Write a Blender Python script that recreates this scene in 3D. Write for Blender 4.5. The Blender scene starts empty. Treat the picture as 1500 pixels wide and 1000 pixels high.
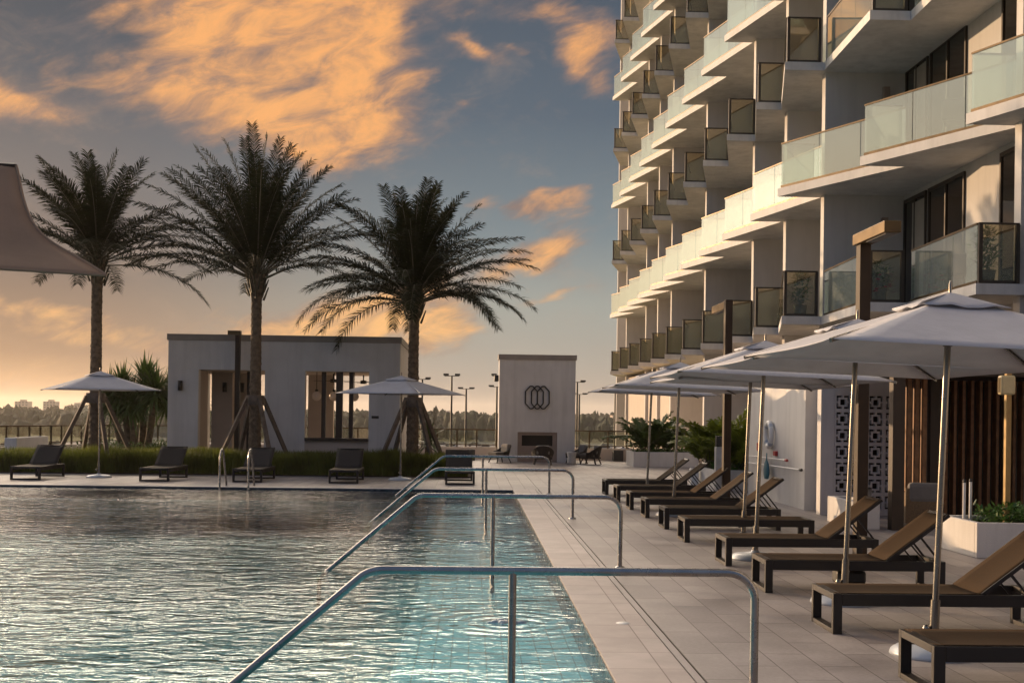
import bpy, bmesh, math, random
from mathutils import Vector, Matrix, noise as mnoise
R = math.radians
random.seed(7)
scene = bpy.context.scene
COL = scene.collection

# ------------------------------------------------------------------ camera
cam_d = bpy.data.cameras.new('camera')
cam = bpy.data.objects.new('camera', cam_d); COL.objects.link(cam)
cam_d.sensor_width = 36.0; cam_d.lens = 43.2
cam_d.shift_y = 0.0705
cam_d.clip_start = 0.05; cam_d.clip_end = 9000
cam.matrix_world = (Matrix.Translation((0, 0, 1.8)) @ Matrix.Rotation(-0.0328, 4, 'Z')
                    @ Matrix.Rotation(R(90), 4, 'X') @ Matrix.Rotation(0.013, 4, 'Z'))
scene.camera = cam

# ------------------------------------------------------------------ world, sun, exposure
SUN_EL, SUN_AZ = 6.5, -47.0          # degrees; azimuth from +Y, negative = to the left
wd = bpy.data.worlds.new('World'); scene.world = wd; wd.use_nodes = True
nt = wd.node_tree; nt.nodes.clear()

class G:
    """tiny node expression builder"""
    def __init__(s, nt): s.nt = nt
    def n(s, t, **k):
        x = s.nt.nodes.new(t)
        for a, b in k.items(): setattr(x, a, b)
        return x
    def put(s, sock, v):
        if hasattr(v, 'is_linked') or isinstance(v, bpy.types.NodeSocket): s.nt.links.new(v, sock)
        else: sock.default_value = v
    def m(s, op, a, b=0.0, c=None, clamp=False):
        x = s.n('ShaderNodeMath', operation=op, use_clamp=clamp)
        s.put(x.inputs[0], a); s.put(x.inputs[1], b)
        if c is not None: s.put(x.inputs[2], c)
        return x.outputs[0]
    def ss(s, v, a, b, lo=0.0, hi=1.0):
        x = s.n('ShaderNodeMapRange', interpolation_type='SMOOTHSTEP')
        s.put(x.inputs[0], v); x.inputs[1].default_value = a; x.inputs[2].default_value = b
        x.inputs[3].default_value = lo; x.inputs[4].default_value = hi
        return x.outputs[0]
    def mix(s, f, a, b, mode='MIX'):
        x = s.n('ShaderNodeMix', data_type='RGBA', blend_type=mode)
        s.put(x.inputs[0], f)
        for i, v in ((6, a), (7, b)):
            if isinstance(v, tuple): v = (v[0], v[1], v[2], 1)
            s.put(x.inputs[i], v)
        return x.outputs[2]
    def ramp(s, f, pts):
        x = s.n('ShaderNodeValToRGB'); e = x.color_ramp.elements
        while len(e) < len(pts): e.new(0.5)
        for el, (p, c) in zip(e, pts):
            el.position = p; el.color = (c[0], c[1], c[2], 1)
        s.put(x.inputs[0], f)
        return x.outputs[0]
    def noise(s, vec, scale, detail=4, rough=0.5, dist=0.0):
        x = s.n('ShaderNodeTexNoise'); s.put(x.inputs['Vector'], vec)
        x.inputs['Scale'].default_value = scale; x.inputs['Detail'].default_value = detail
        x.inputs['Roughness'].default_value = rough; x.inputs['Distortion'].default_value = dist
        return x.outputs[0]
    def comb(s, x_, y_, z_=0.0):
        x = s.n('ShaderNodeCombineXYZ')
        for i, v in enumerate((x_, y_, z_)): s.put(x.inputs[i], v)
        return x.outputs[0]

g = G(nt)
tc = g.n('ShaderNodeTexCoord'); sep = g.n('ShaderNodeSeparateXYZ')
nt.links.new(tc.outputs['Generated'], sep.inputs[0])
dx, dy, dz = sep.outputs
AZ = g.m('MULTIPLY', g.m('ARCTAN2', dx, dy), 57.29578)       # degrees from +Y, positive to the right
EL = g.m('MULTIPLY', g.m('ARCSINE', dz), 57.29578)
ELc = g.m('MAXIMUM', EL, 0.0)
# base gradient by elevation, two sides of the sunset
E01 = g.m('DIVIDE', ELc, 20.0, clamp=True)
right = g.ramp(E01, [(0.0, (.36, .30, .25)), (.10, (.36, .33, .29)), (.25, (.32, .335, .31)), (.42, (.175, .222, .25)), (.68, (.085, .12, .162)), (1.0, (.055, .077, .112))])
left = g.ramp(E01, [(0.0, (.78, .43, .20)), (.12, (.34, .20, .13)), (.3, (.17, .125, .115)), (.5, (.15, .135, .14)), (.72, (.07, .085, .112)), (1.0, (.038, .050, .072))])
side = g.ss(AZ, -21.0, 2.0)
base = g.mix(side, left, right)
# soft domain warp
p = g.comb(AZ, g.m('MULTIPLY', EL, 1.7))
w1 = g.noise(p, .16, 4, .55); w2 = g.noise(g.comb(g.m('ADD', AZ, 31.0), g.m('MULTIPLY', EL, 1.7)), .16, 4, .55)
A2 = g.m('ADD', AZ, g.m('MULTIPLY', g.m('SUBTRACT', w1, .5), 5.5))
E2 = g.m('ADD', EL, g.m('MULTIPLY', g.m('SUBTRACT', w2, .5), 3.0))
def px2ang(u, v):
    a = math.atan((u + .013 * (v - 605) - 691) / 1800)
    vv = v - .013 * (u - 691)
    return math.degrees(a), math.degrees(math.atan((605 - vv) / 1800 * math.cos(a)))
blobs = [  # centre in photo pixels, radii in photo pixels, rotation, weight
    (430, -10, 290, 75, 8, 1.0), (520, 70, 120, 75, -30, .8), (300, 60, 110, 80, 40, .55), (370, 165, 240, 48, -3, 1.0), (490, 210, 55, 50, 0, .9),
    (500, 130, 70, 60, 0, .5), (25, 158, 62, 22, -22, .85), (0, 100, 60, 60, 0, .05), (850, 60, 52, 62, 35, .85), (700, 82, 40, 13, -20, .75), (752, 75, 24, 12, 0, .6),
    (695, 150, 20, 8, 0, .5), (770, 165, 26, 12, 30, .6), (815, 297, 55, 15, 12, .8), (745, 300, 60, 14, -8, .55), (700, 285, 40, 10, 10, .45), (740, 385, 40, 16, 25, .5), (870, 110, 45, 50, 20, .45), (765, 20, 60, 14, 20, .3), (800, 360, 62, 24, 28, .95),
    (560, 455, 160, 42, 12, .95), (470, 480, 150, 25, 0, .7), (650, 490, 80, 25, 15, .7), (810, 430, 44, 9, 15, .6), (40, 455, 100, 20, 0, .85),
    (190, 505, 240, 26, -6, .78), (60, 550, 160, 18, 0, .6), (620, 415, 90, 14, 20, .5), (-200, 300, 200, 60, 0, .5), (-300, 120, 260, 60, 0, .6), (1400, 200, 250, 60, 20, .5), (300, -300, 500, 100, -8, .9), (1200, -350, 400, 80, 10, .7)]
tot = None
for (u, v, ru, rv, rot, wt) in blobs:
    a0, e0 = px2ang(u, v); ra, re = ru * .0318, rv * .0318
    ca, sa = math.cos(R(rot)), math.sin(R(rot))
    X = g.m('SUBTRACT', A2, a0); Y = g.m('SUBTRACT', E2, e0)
    xr = g.m('ADD', g.m('MULTIPLY', X, ca / ra), g.m('MULTIPLY', Y, sa / ra))
    yr = g.m('ADD', g.m('MULTIPLY', X, -sa / re), g.m('MULTIPLY', Y, ca / re))
    q = g.m('ADD', g.m('MULTIPLY', xr, xr), g.m('MULTIPLY', yr, yr))
    f = g.m('MULTIPLY', g.m('EXPONENT', g.m('MULTIPLY', q, -.9)), wt)
    tot = f if tot is None else g.m('ADD', tot, f)
pr = g.comb(g.m('MULTIPLY', g.m('ADD', g.m('MULTIPLY', AZ, .94), g.m('MULTIPLY', EL, .34)), .62), g.m('MULTIPLY', g.m('ADD', g.m('MULTIPLY', AZ, -.34), g.m('MULTIPLY', EL, .94)), 1.55))
n1 = g.noise(pr, .34, 6, .55, .3); n2 = g.noise(pr, 1.0, 7, .62, .4)
nn = g.m('ADD', g.m('MULTIPLY', g.m('SUBTRACT', n1, .5), 1.35), g.m('MULTIPLY', g.m('SUBTRACT', n2, .5), .85))
dens = g.ss(g.m('ADD', tot, nn), .26, 1.15)
lit = g.ss(g.m('ADD', g.m('MULTIPLY', g.m('MINIMUM', tot, 1.3), .42), g.m('MULTIPLY', g.noise(pr, .5, 7, .62, .5), 1.7)), .86, 1.62)
c_low = g.mix(g.ss(EL, 3.0, 11.0), (.95, .50, .18), (.95, .43, .14))
c_dark = g.mix(g.ss(EL, 3.0, 11.0), (.31, .19, .145), (.215, .155, .145))
ccol = g.mix(lit, c_dark, c_low)
# thin veil
veil = g.m('MULTIPLY', g.ss(g.noise(p, .3, 7, .62, .4), .50, .80), .28)
sky = g.mix(veil, base, (.42, .28, .20))
sky = g.mix(g.m('MULTIPLY', dens, .96), sky, ccol)
# overhead and behind: unseen bright band added to lighten the water, soft blue-grey behind
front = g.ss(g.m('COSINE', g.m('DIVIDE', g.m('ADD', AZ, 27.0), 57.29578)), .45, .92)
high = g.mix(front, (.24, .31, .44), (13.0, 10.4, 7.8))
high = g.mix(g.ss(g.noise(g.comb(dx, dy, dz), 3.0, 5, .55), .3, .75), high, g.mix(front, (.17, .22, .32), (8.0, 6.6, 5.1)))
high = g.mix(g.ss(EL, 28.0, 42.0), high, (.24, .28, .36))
west = g.m('MULTIPLY', g.ss(AZ, -24.5, -42.0), g.ss(AZ, -150.0, -110.0))
sky = g.mix(west, sky, g.mix(g.ss(EL, 4.0, 24.0), (.95, .66, .40), (.62, .66, .64)))
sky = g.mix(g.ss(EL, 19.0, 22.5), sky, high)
behind = g.ss(dy, .15, -.35)
sky = g.mix(behind, sky, g.mix(g.ss(EL, 0.0, 40.0), (.17, .21, .30), (.17, .235, .38)))
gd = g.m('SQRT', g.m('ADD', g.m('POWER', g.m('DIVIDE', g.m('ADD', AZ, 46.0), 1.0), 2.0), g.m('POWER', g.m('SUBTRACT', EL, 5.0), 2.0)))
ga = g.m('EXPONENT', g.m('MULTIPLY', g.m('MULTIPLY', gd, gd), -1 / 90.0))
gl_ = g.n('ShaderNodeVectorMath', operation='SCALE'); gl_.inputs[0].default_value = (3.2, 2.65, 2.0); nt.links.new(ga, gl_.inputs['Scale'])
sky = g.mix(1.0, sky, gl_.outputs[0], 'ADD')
nsk = g.n('ShaderNodeTexSky', sky_type='NISHITA', sun_disc=False, sun_elevation=R(SUN_EL), sun_rotation=R(SUN_AZ))
nsk.air_density = 1.0; nsk.dust_density = 2.0
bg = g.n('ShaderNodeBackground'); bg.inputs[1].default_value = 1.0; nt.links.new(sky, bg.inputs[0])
bg2 = g.n('ShaderNodeBackground'); bg2.inputs[1].default_value = 0.006; nt.links.new(nsk.outputs[0], bg2.inputs[0])
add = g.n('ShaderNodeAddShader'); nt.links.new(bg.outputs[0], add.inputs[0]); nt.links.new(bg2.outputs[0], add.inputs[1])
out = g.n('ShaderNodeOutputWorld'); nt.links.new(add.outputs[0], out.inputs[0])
wd.cycles.sampling_method = 'MANUAL'; wd.cycles.sample_map_resolution = 512

sun_d = bpy.data.lights.new('sun', 'SUN'); sun = bpy.data.objects.new('sun', sun_d); COL.objects.link(sun)
sun_d.energy = 4.4; sun_d.angle = R(0.6); sun_d.color = (1.0, .66, .37)
sv = Vector((math.sin(R(SUN_AZ)) * math.cos(R(SUN_EL)), math.cos(R(SUN_AZ)) * math.cos(R(SUN_EL)), math.sin(R(SUN_EL))))
sun.rotation_euler = sv.to_track_quat('Z', 'Y').to_euler()
scene.view_settings.view_transform = 'Standard'; scene.view_settings.look = 'None'
scene.view_settings.exposure = 0.0; scene.view_settings.gamma = 1.0
cy = scene.cycles
cy.use_denoising = True; cy.max_bounces = 8; cy.transparent_max_bounces = 24; cy.diffuse_bounces = 4; cy.glossy_bounces = 4
cy.sample_clamp_indirect = 6.0; cy.caustics_reflective = False; cy.caustics_refractive = False

# ------------------------------------------------------------------ materials
MATS = {}
def mat(name, col, rough=.6, var=.12, vs=3.0, metal=0.0, bump=0.0, bs=30.0, coord='Object', spec=.5, trans=0.0, detail=5, streak=0.0):
    if name in MATS: return MATS[name]
    m = bpy.data.materials.new(name); m.use_nodes = True; t = m.node_tree; h = G(t)
    b = t.nodes['Principled BSDF']; c = h.n('ShaderNodeTexCoord')
    f = h.noise(c.outputs[coord], vs, detail, .6)
    d = tuple(max(0, x * (1 - var)) for x in col); u = tuple(min(1, x * (1 + var)) for x in col)
    cc = h.mix(h.ss(f, .3, .7), d, u)
    if streak:   # faint rain streaks and patchy roller marks
        q = h.n('ShaderNodeSeparateXYZ'); t.links.new(c.outputs[coord], q.inputs[0])
        st = h.noise(h.comb(h.m('MULTIPLY', q.outputs[0], 3.2), h.m('MULTIPLY', q.outputs[1], 3.2), h.m('MULTIPLY', q.outputs[2], .28)), 1.0, 5, .65)
        cc = h.mix(h.ss(st, .42, .75, 0, streak), cc, tuple(x * .55 for x in col))
    t.links.new(cc, b.inputs['Base Color'])
    t.links.new(h.ss(f, .2, .8, max(0, rough - .08), min(1, rough + .08)), b.inputs['Roughness'])
    b.inputs['Metallic'].default_value = metal; b.inputs['Specular IOR Level'].default_value = spec
    if bump:
        bp = h.n('ShaderNodeBump'); bp.inputs['Strength'].default_value = 1.0; bp.inputs['Distance'].default_value = bump
        t.links.new(h.noise(c.outputs[coord], bs, 4, .6), bp.inputs['Height']); t.links.new(bp.outputs[0], b.inputs['Normal'])
    if trans:   # light coming through cloth and leaves
        tr = h.n('ShaderNodeBsdfTranslucent'); t.links.new(cc, tr.inputs[0])
        mx = h.n('ShaderNodeMixShader'); mx.inputs[0].default_value = trans
        t.links.new(b.outputs[0], mx.inputs[1]); t.links.new(tr.outputs[0], mx.inputs[2])
        t.links.new(mx.outputs[0], t.nodes['Material Output'].inputs[0])
    MATS[name] = m
    return m

stucco = mat('white_stucco', (.63, .61, .59), .85, .07, .8, bump=.004, bs=60, streak=.30)
tower_paint = mat('tower_paint', (.57, .545, .52), .8, .06, .5, bump=.003, bs=40, streak=.22)
slab_paint = mat('slab_paint', (.66, .64, .62), .75, .10, 1.6, bump=.003, bs=40, streak=.35)
cap_mat = mat('parapet_cap', (.27, .235, .205), .6, .08, 2)
bronze = mat('bronze_metal', (.075, .045, .016), .42, .2, 4, metal=.6)
darkmetal = mat('dark_bronze', (.035, .026, .02), .42, .2, 4, metal=.3)
post_mat = mat('post_brown', (.035, .019, .009), .5, .2, 3, spec=.3)
steel = mat('brushed_steel', (.30, .29, .28), .27, .10, 6, metal=1.0)
alu = mat('umbrella_aluminium', (.24, .22, .19), .26, .04, 3, metal=.95)
canvas = mat('umbrella_canvas', (.60, .60, .63), .95, .05, 3, bump=.006, bs=7, trans=.24, spec=.1)
sail_mat = mat('sail_canvas', (.34, .245, .18), .95, .10, .9, bump=.02, bs=2.5, trans=.28, spec=.1)
sling = mat('sling_mesh', (.048, .030, .017), .9, .12, 30, spec=.12, bump=.001, bs=400)
sling_g = mat('sling_grey', (.05, .046, .043), .9, .12, 30, spec=.15)
frame_m = mat('lounger_frame', (.012, .008, .006), .42, .2, 6, spec=.45)
concrete = mat('concrete_block', (.45, .44, .43), .7, .12, 4, bump=.002, bs=40)
granite = mat('base_cover', (.42, .47, .54), .35, .08, 5)
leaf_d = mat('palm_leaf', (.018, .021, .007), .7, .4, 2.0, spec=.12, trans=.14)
leaf_y = mat('areca_leaf', (.17, .21, .02), .5, .4, 3.0, trans=.30)
leaf_m = mat('yucca_leaf', (.06, .10, .02), .5, .35, 3.0, trans=.22)
leaf_s = mat('shrub_leaf', (.05, .12, .02), .5, .4, 5.0, trans=.25)
stem_m = mat('frond_stem', (.05, .04, .018), .6, .2, 6)
bark = mat('palm_bark', (.135, .095, .062), .9, .45, 9, bump=.03, bs=22)
timber = mat('brace_timber', (.125, .095, .075), .85, .3, 6, bump=.004, bs=30)
wood = mat('slat_wood', (.27, .125, .052), .5, .3, 7, bump=.002, bs=50)
wood_dk = mat('dark_wood', (.03, .016, .009), .55, .3, 5)
wicker = mat('dark_wicker', (.02, .014, .011), .7, .4, 40, bump=.004, bs=90)
wicker_l = mat('tan_wicker', (.17, .11, .06), .75, .25, 30, bump=.004, bs=60)
cush = mat('grey_cushion', (.18, .165, .155), .9, .08, 5, bump=.004, bs=12)
cush_d = mat('dark_cushion', (.10, .085, .075), .9, .1, 5)
black = mat('black_metal', (.02, .018, .017), .45, .2, 5)
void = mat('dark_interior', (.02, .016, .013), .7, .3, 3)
taupe = mat('taupe_surround', (.30, .23, .19), .7, .08, 3)
beige = mat('beige_wall', (.48, .41, .35), .8, .07, 1.0)
white = mat('white_plastic', (.75, .74, .72), .45, .05, 5)
red = mat('red_plastic', (.42, .03, .03), .45, .1, 5)
teal = mat('teal_plastic', (.02, .13, .18), .45, .12, 8)
pot = mat('black_pot', (.03, .028, .026), .6, .2, 6)
pink = mat('pink_petal', (.45, .05, .12), .6, .2, 8, trans=.2)
globe_m = mat('opal_globe', (.85, .78, .70), .25, .05, 4, trans=.5)
soil = mat('planter_soil', (.05, .035, .02), .95, .3, 6)
car_w = mat('car_white', (.55, .54, .52), .3, .05, 2); car_d = mat('car_dark', (.06, .06, .07), .3, .1, 2); car_r = mat('car_silver', (.32, .31, .30), .3, .1, 2); car_g = mat('car_glass', (.02, .02, .025), .1, .1, 2); tyre = mat('tyre_rubber', (.02, .02, .02), .8, .1, 5)
far_wall = mat('far_building', (.42, .33, .26), .8, .08, .05); far_win = mat('far_window', (.05, .05, .06), .3, .2, .3)

def glass(name, tint, dif, f_dif, f_tr, rough=.04):
    """balcony glass: clear share, milky share and a mirror-like skin"""
    m = bpy.data.materials.new(name); m.use_nodes = True; t = m.node_tree; h = G(t); t.nodes.clear()
    tr = h.n('ShaderNodeBsdfTransparent'); tr.inputs[0].default_value = (*tint, 1)
    di = h.n('ShaderNodeBsdfDiffuse'); c = h.n('ShaderNodeTexCoord')
    t.links.new(h.mix(h.ss(h.noise(c.outputs['Object'], 1.3, 5, .6), .3, .7), tuple(x * .88 for x in dif), dif), di.inputs[0])
    gl = h.n('ShaderNodeBsdfGlossy'); gl.inputs['Roughness'].default_value = rough; gl.inputs[0].default_value = (.95, .97, .95, 1)
    ge = h.n('ShaderNodeNewGeometry'); dt = h.n('ShaderNodeVectorMath', operation='DOT_PRODUCT'); t.links.new(ge.outputs['Normal'], dt.inputs[0]); t.links.new(ge.outputs['Incoming'], dt.inputs[1])
    sch = h.m('ADD', .05, h.m('MULTIPLY', .95, h.m('POWER', h.m('SUBTRACT', 1.0, h.m('ABSOLUTE', dt.outputs['Value']), clamp=True), 5.0)))
    m1 = h.n('ShaderNodeMixShader'); m1.inputs[0].default_value = f_dif; t.links.new(tr.outputs[0], m1.inputs[1]); t.links.new(di.outputs[0], m1.inputs[2])
    m2 = h.n('ShaderNodeMixShader'); t.links.new(h.m('ADD', h.m('MULTIPLY', sch, 1.0), f_tr, clamp=True), m2.inputs[0])
    t.links.new(m1.outputs[0], m2.inputs[1]); t.links.new(gl.outputs[0], m2.inputs[2])
    o = h.n('ShaderNodeOutputMaterial'); t.links.new(m2.outputs[0], o.inputs[0])
    return m
glass_white = glass('milky_glass', (.80, .90, .88), (.78, .84, .82), .16, .20)
glass_dark = glass('tinted_glass', (.74, .68, .54), (.12, .10, .06), .07, .03)
door_glass = glass('door_glass', (.03, .02, .018), (.010, .007, .005), .80, .04, .02)
pane_m = glass('fence_glass', (.85, .86, .80), (.5, .5, .4), .08, .02)

# deck: long porcelain planks running along the pool, narrow joints
def deck_material():
    m = bpy.data.materials.new('porcelain_deck'); m.use_nodes = True; t = m.node_tree; h = G(t); b = t.nodes['Principled BSDF']
    c = h.n('ShaderNodeTexCoord'); s = h.n('ShaderNodeSeparateXYZ'); t.links.new(c.outputs['Object'], s.inputs[0])
    br = h.n('ShaderNodeTexBrick'); br.offset = .5; br.offset_frequency = 2
    t.links.new(h.comb(h.m('ADD', s.outputs[1], .37), h.m('SUBTRACT', s.outputs[0], 1.62 - .31 * 20)), br.inputs['Vector'])
    for k, v in (('Scale', 1.0), ('Brick Width', .92), ('Row Height', .31), ('Mortar Size', .0045), ('Mortar Smooth', .1), ('Bias', 0.0)): br.inputs[k].default_value = v
    br.inputs['Color1'].default_value = (.255, .232, .232, 1); br.inputs['Color2'].default_value = (.37, .342, .335, 1); br.inputs['Mortar'].default_value = (.10, .09, .09, 1)
    n1 = h.noise(c.outputs['Object'], 1.1, 6, .65); n2 = h.noise(c.outputs['Object'], 28, 3, .6)
    col = h.mix(h.ss(n1, .3, .75), (.70, .69, .69), (1.10, 1.09, 1.09)); col = h.mix(1.0, br.outputs['Color'], col, 'MULTIPLY')
    col = h.mix(h.ss(n2, .35, .65), col, h.mix(1.0, col, (.90, .89, .88), 'MULTIPLY'))
    t.links.new(col, b.inputs['Base Color']); t.links.new(h.ss(n1, .2, .8, .42, .62), b.inputs['Roughness'])
    bp = h.n('ShaderNodeBump'); bp.inputs['Distance'].default_value = .003; t.links.new(h.m('SUBTRACT', h.m('MULTIPLY', n2, .25), br.outputs['Fac']), bp.inputs['Height']); t.links.new(bp.outputs[0], b.inputs['Normal'])
    return m
deck_m = deck_material()
def coping_material():
    m = bpy.data.materials.new('coping_tile'); m.use_nodes = True; t = m.node_tree; h = G(t); b = t.nodes['Principled BSDF']
    c = h.n('ShaderNodeTexCoord'); s = h.n('ShaderNodeSeparateXYZ'); t.links.new(c.outputs['Object'], s.inputs[0])
    def joint(v, pitch, w): return h.m('LESS_THAN', h.m('ABSOLUTE', h.m('SUBTRACT', h.m('FRACT', h.m('DIVIDE', v, pitch)), .5)), w / pitch)
    jy = joint(s.outputs[1], .60, .004)
    jx = h.m('LESS_THAN', h.m('ABSOLUTE', h.m('SUBTRACT', s.outputs[0], 1.37)), .005)
    j = h.m('MAXIMUM', jy, jx)
    wn = h.n('ShaderNodeTexWhiteNoise', noise_dimensions='2D'); t.links.new(h.comb(h.m('FLOOR', h.m('DIVIDE', h.m('ADD', s.outputs[1], .3), .6)), h.m('GREATER_THAN', s.outputs[0], 1.37)), wn.inputs[0])
    col = h.mix(wn.outputs['Value'], (.32, .27, .26), (.385, .335, .32)); n1 = h.noise(c.outputs['Object'], 2.2, 6, .65)
    col = h.mix(1.0, col, h.mix(h.ss(n1, .3, .7), (.82, .82, .82), (1.05, 1.05, 1.05)), 'MULTIPLY'); col = h.mix(j, col, (.13, .10, .09))
    t.links.new(col, b.inputs['Base Color']); b.inputs['Roughness'].default_value = .5
    bp = h.n('ShaderNodeBump'); bp.inputs['Distance'].default_value = .003; t.links.new(h.m('SUBTRACT', 1.0, j), bp.inputs['Height']); t.links.new(bp.outputs[0], b.inputs['Normal'])
    return m
coping_m = coping_material()
# pool interior and water
def pool_tile(name, c1, c2):
    m = bpy.data.materials.new(name); m.use_nodes = True; t = m.node_tree; h = G(t); b = t.nodes['Principled BSDF']
    c = h.n('ShaderNodeTexCoord'); br = h.n('ShaderNodeTexBrick'); br.offset = 0
    t.links.new(c.outputs['Object'], br.inputs['Vector'])
    for k, v in (('Scale', 1.0), ('Brick Width', .15), ('Row Height', .15), ('Mortar Size', .006)): br.inputs[k].default_value = v
    br.inputs['Color1'].default_value = (*c1, 1); br.inputs['Color2'].default_value = (*c2, 1); br.inputs['Mortar'].default_value = (.3, .4, .42, 1)
    n1 = h.noise(c.outputs['Object'], .9, 5, .6)
    t.links.new(h.mix(1.0, br.outputs['Color'], h.mix(n1, (.7, .75, .8), (1.15, 1.15, 1.1)), 'MULTIPLY'), b.inputs['Base Color']); b.inputs['Roughness'].default_value = .4
    return m
ledge_m = pool_tile('ledge_tile', (.36, .74, .86), (.46, .82, .92)); deep_m = pool_tile('pool_floor_tile', (.07, .28, .34), (.09, .33, .39)); band_m = mat('waterline_tile', (.02, .03, .045), .25, .2, 9)
BUBBLERS = [(.33, 10.9), (-.02, 17.6), (.15, 24.2)]
def water_material():
    m = bpy.data.materials.new('pool_water'); m.use_nodes = True; t = m.node_tree; h = G(t); t.nodes.clear()
    c = h.n('ShaderNodeTexCoord'); P = c.outputs['Object']; s = h.n('ShaderNodeSeparateXYZ'); t.links.new(P, s.inputs[0])
    Q = h.comb(h.m('MULTIPLY', s.outputs[0], .55), h.m('ADD', s.outputs[1], h.m('MULTIPLY', s.outputs[0], .06)))
    n_big = h.noise(Q, .7, 3, .5, .5); n_mid = h.noise(Q, 5.2, 3, .5, .8); n_fine = h.noise(Q, 15.0, 2, .5, .6)
    calm = h.ss(h.noise(P, .22, 3, .5), .30, .62, .55, 1.1)
    calm = h.m('MULTIPLY', calm, h.m('MULTIPLY', h.ss(s.outputs[0], -1.9, .1, 1.0, .42), h.ss(s.outputs[0], -7.0, -2.5, 1.22, 1.0)))
    hh = h.m('ADD', h.m('MULTIPLY', n_big, .05), h.m('MULTIPLY', h.m('ADD', h.m('MULTIPLY', n_mid, .040), h.m('MULTIPLY', n_fine, .010)), calm))
    for (bx, by) in BUBBLERS:
        ddx = h.m('SUBTRACT', s.outputs[0], bx); ddy = h.m('SUBTRACT', s.outputs[1], by)
        d = h.m('SQRT', h.m('ADD', h.m('MULTIPLY', ddx, ddx), h.m('MULTIPLY', ddy, ddy)))
        d = h.m('ADD', d, h.m('MULTIPLY', n_mid, .12))
        ring = h.m('MULTIPLY', h.m('SINE', h.m('MULTIPLY', d, 34.0)), h.m('EXPONENT', h.m('MULTIPLY', d, -1.15)))
        hh = h.m('ADD', hh, h.m('MULTIPLY', ring, .0042))
    bp = h.n('ShaderNodeBump'); bp.inputs['Strength'].default_value = 1.0; bp.inputs['Distance'].default_value = 1.0; t.links.new(hh, bp.inputs['Height'])
    ge = h.n('ShaderNodeNewGeometry'); dt = h.n('ShaderNodeVectorMath', operation='DOT_PRODUCT'); t.links.new(bp.outputs[0], dt.inputs[0]); t.links.new(ge.outputs['Incoming'], dt.inputs[1])
    cosv = h.m('ABSOLUTE', dt.outputs['Value']); schlick = h.m('ADD', .025, h.m('MULTIPLY', .975, h.m('POWER', h.m('SUBTRACT', 1.0, cosv, clamp=True), 5.0)))
    gl = h.n('ShaderNodeBsdfGlossy'); gl.inputs['Roughness'].default_value = .075; t.links.new(bp.outputs[0], gl.inputs['Normal'])
    tr = h.n('ShaderNodeBsdfTransparent'); tr.inputs[0].default_value = (.62, .90, .93, 1)
    mx = h.n('ShaderNodeMixShader'); t.links.new(h.m('MULTIPLY', schlick, 1.35, clamp=True), mx.inputs[0]); t.links.new(tr.outputs[0], mx.inputs[1]); t.links.new(gl.outputs[0], mx.inputs[2])
    o = h.n('ShaderNodeOutputMaterial'); t.links.new(mx.outputs[0], o.inputs[0])
    return m
water_m = water_material()

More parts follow.
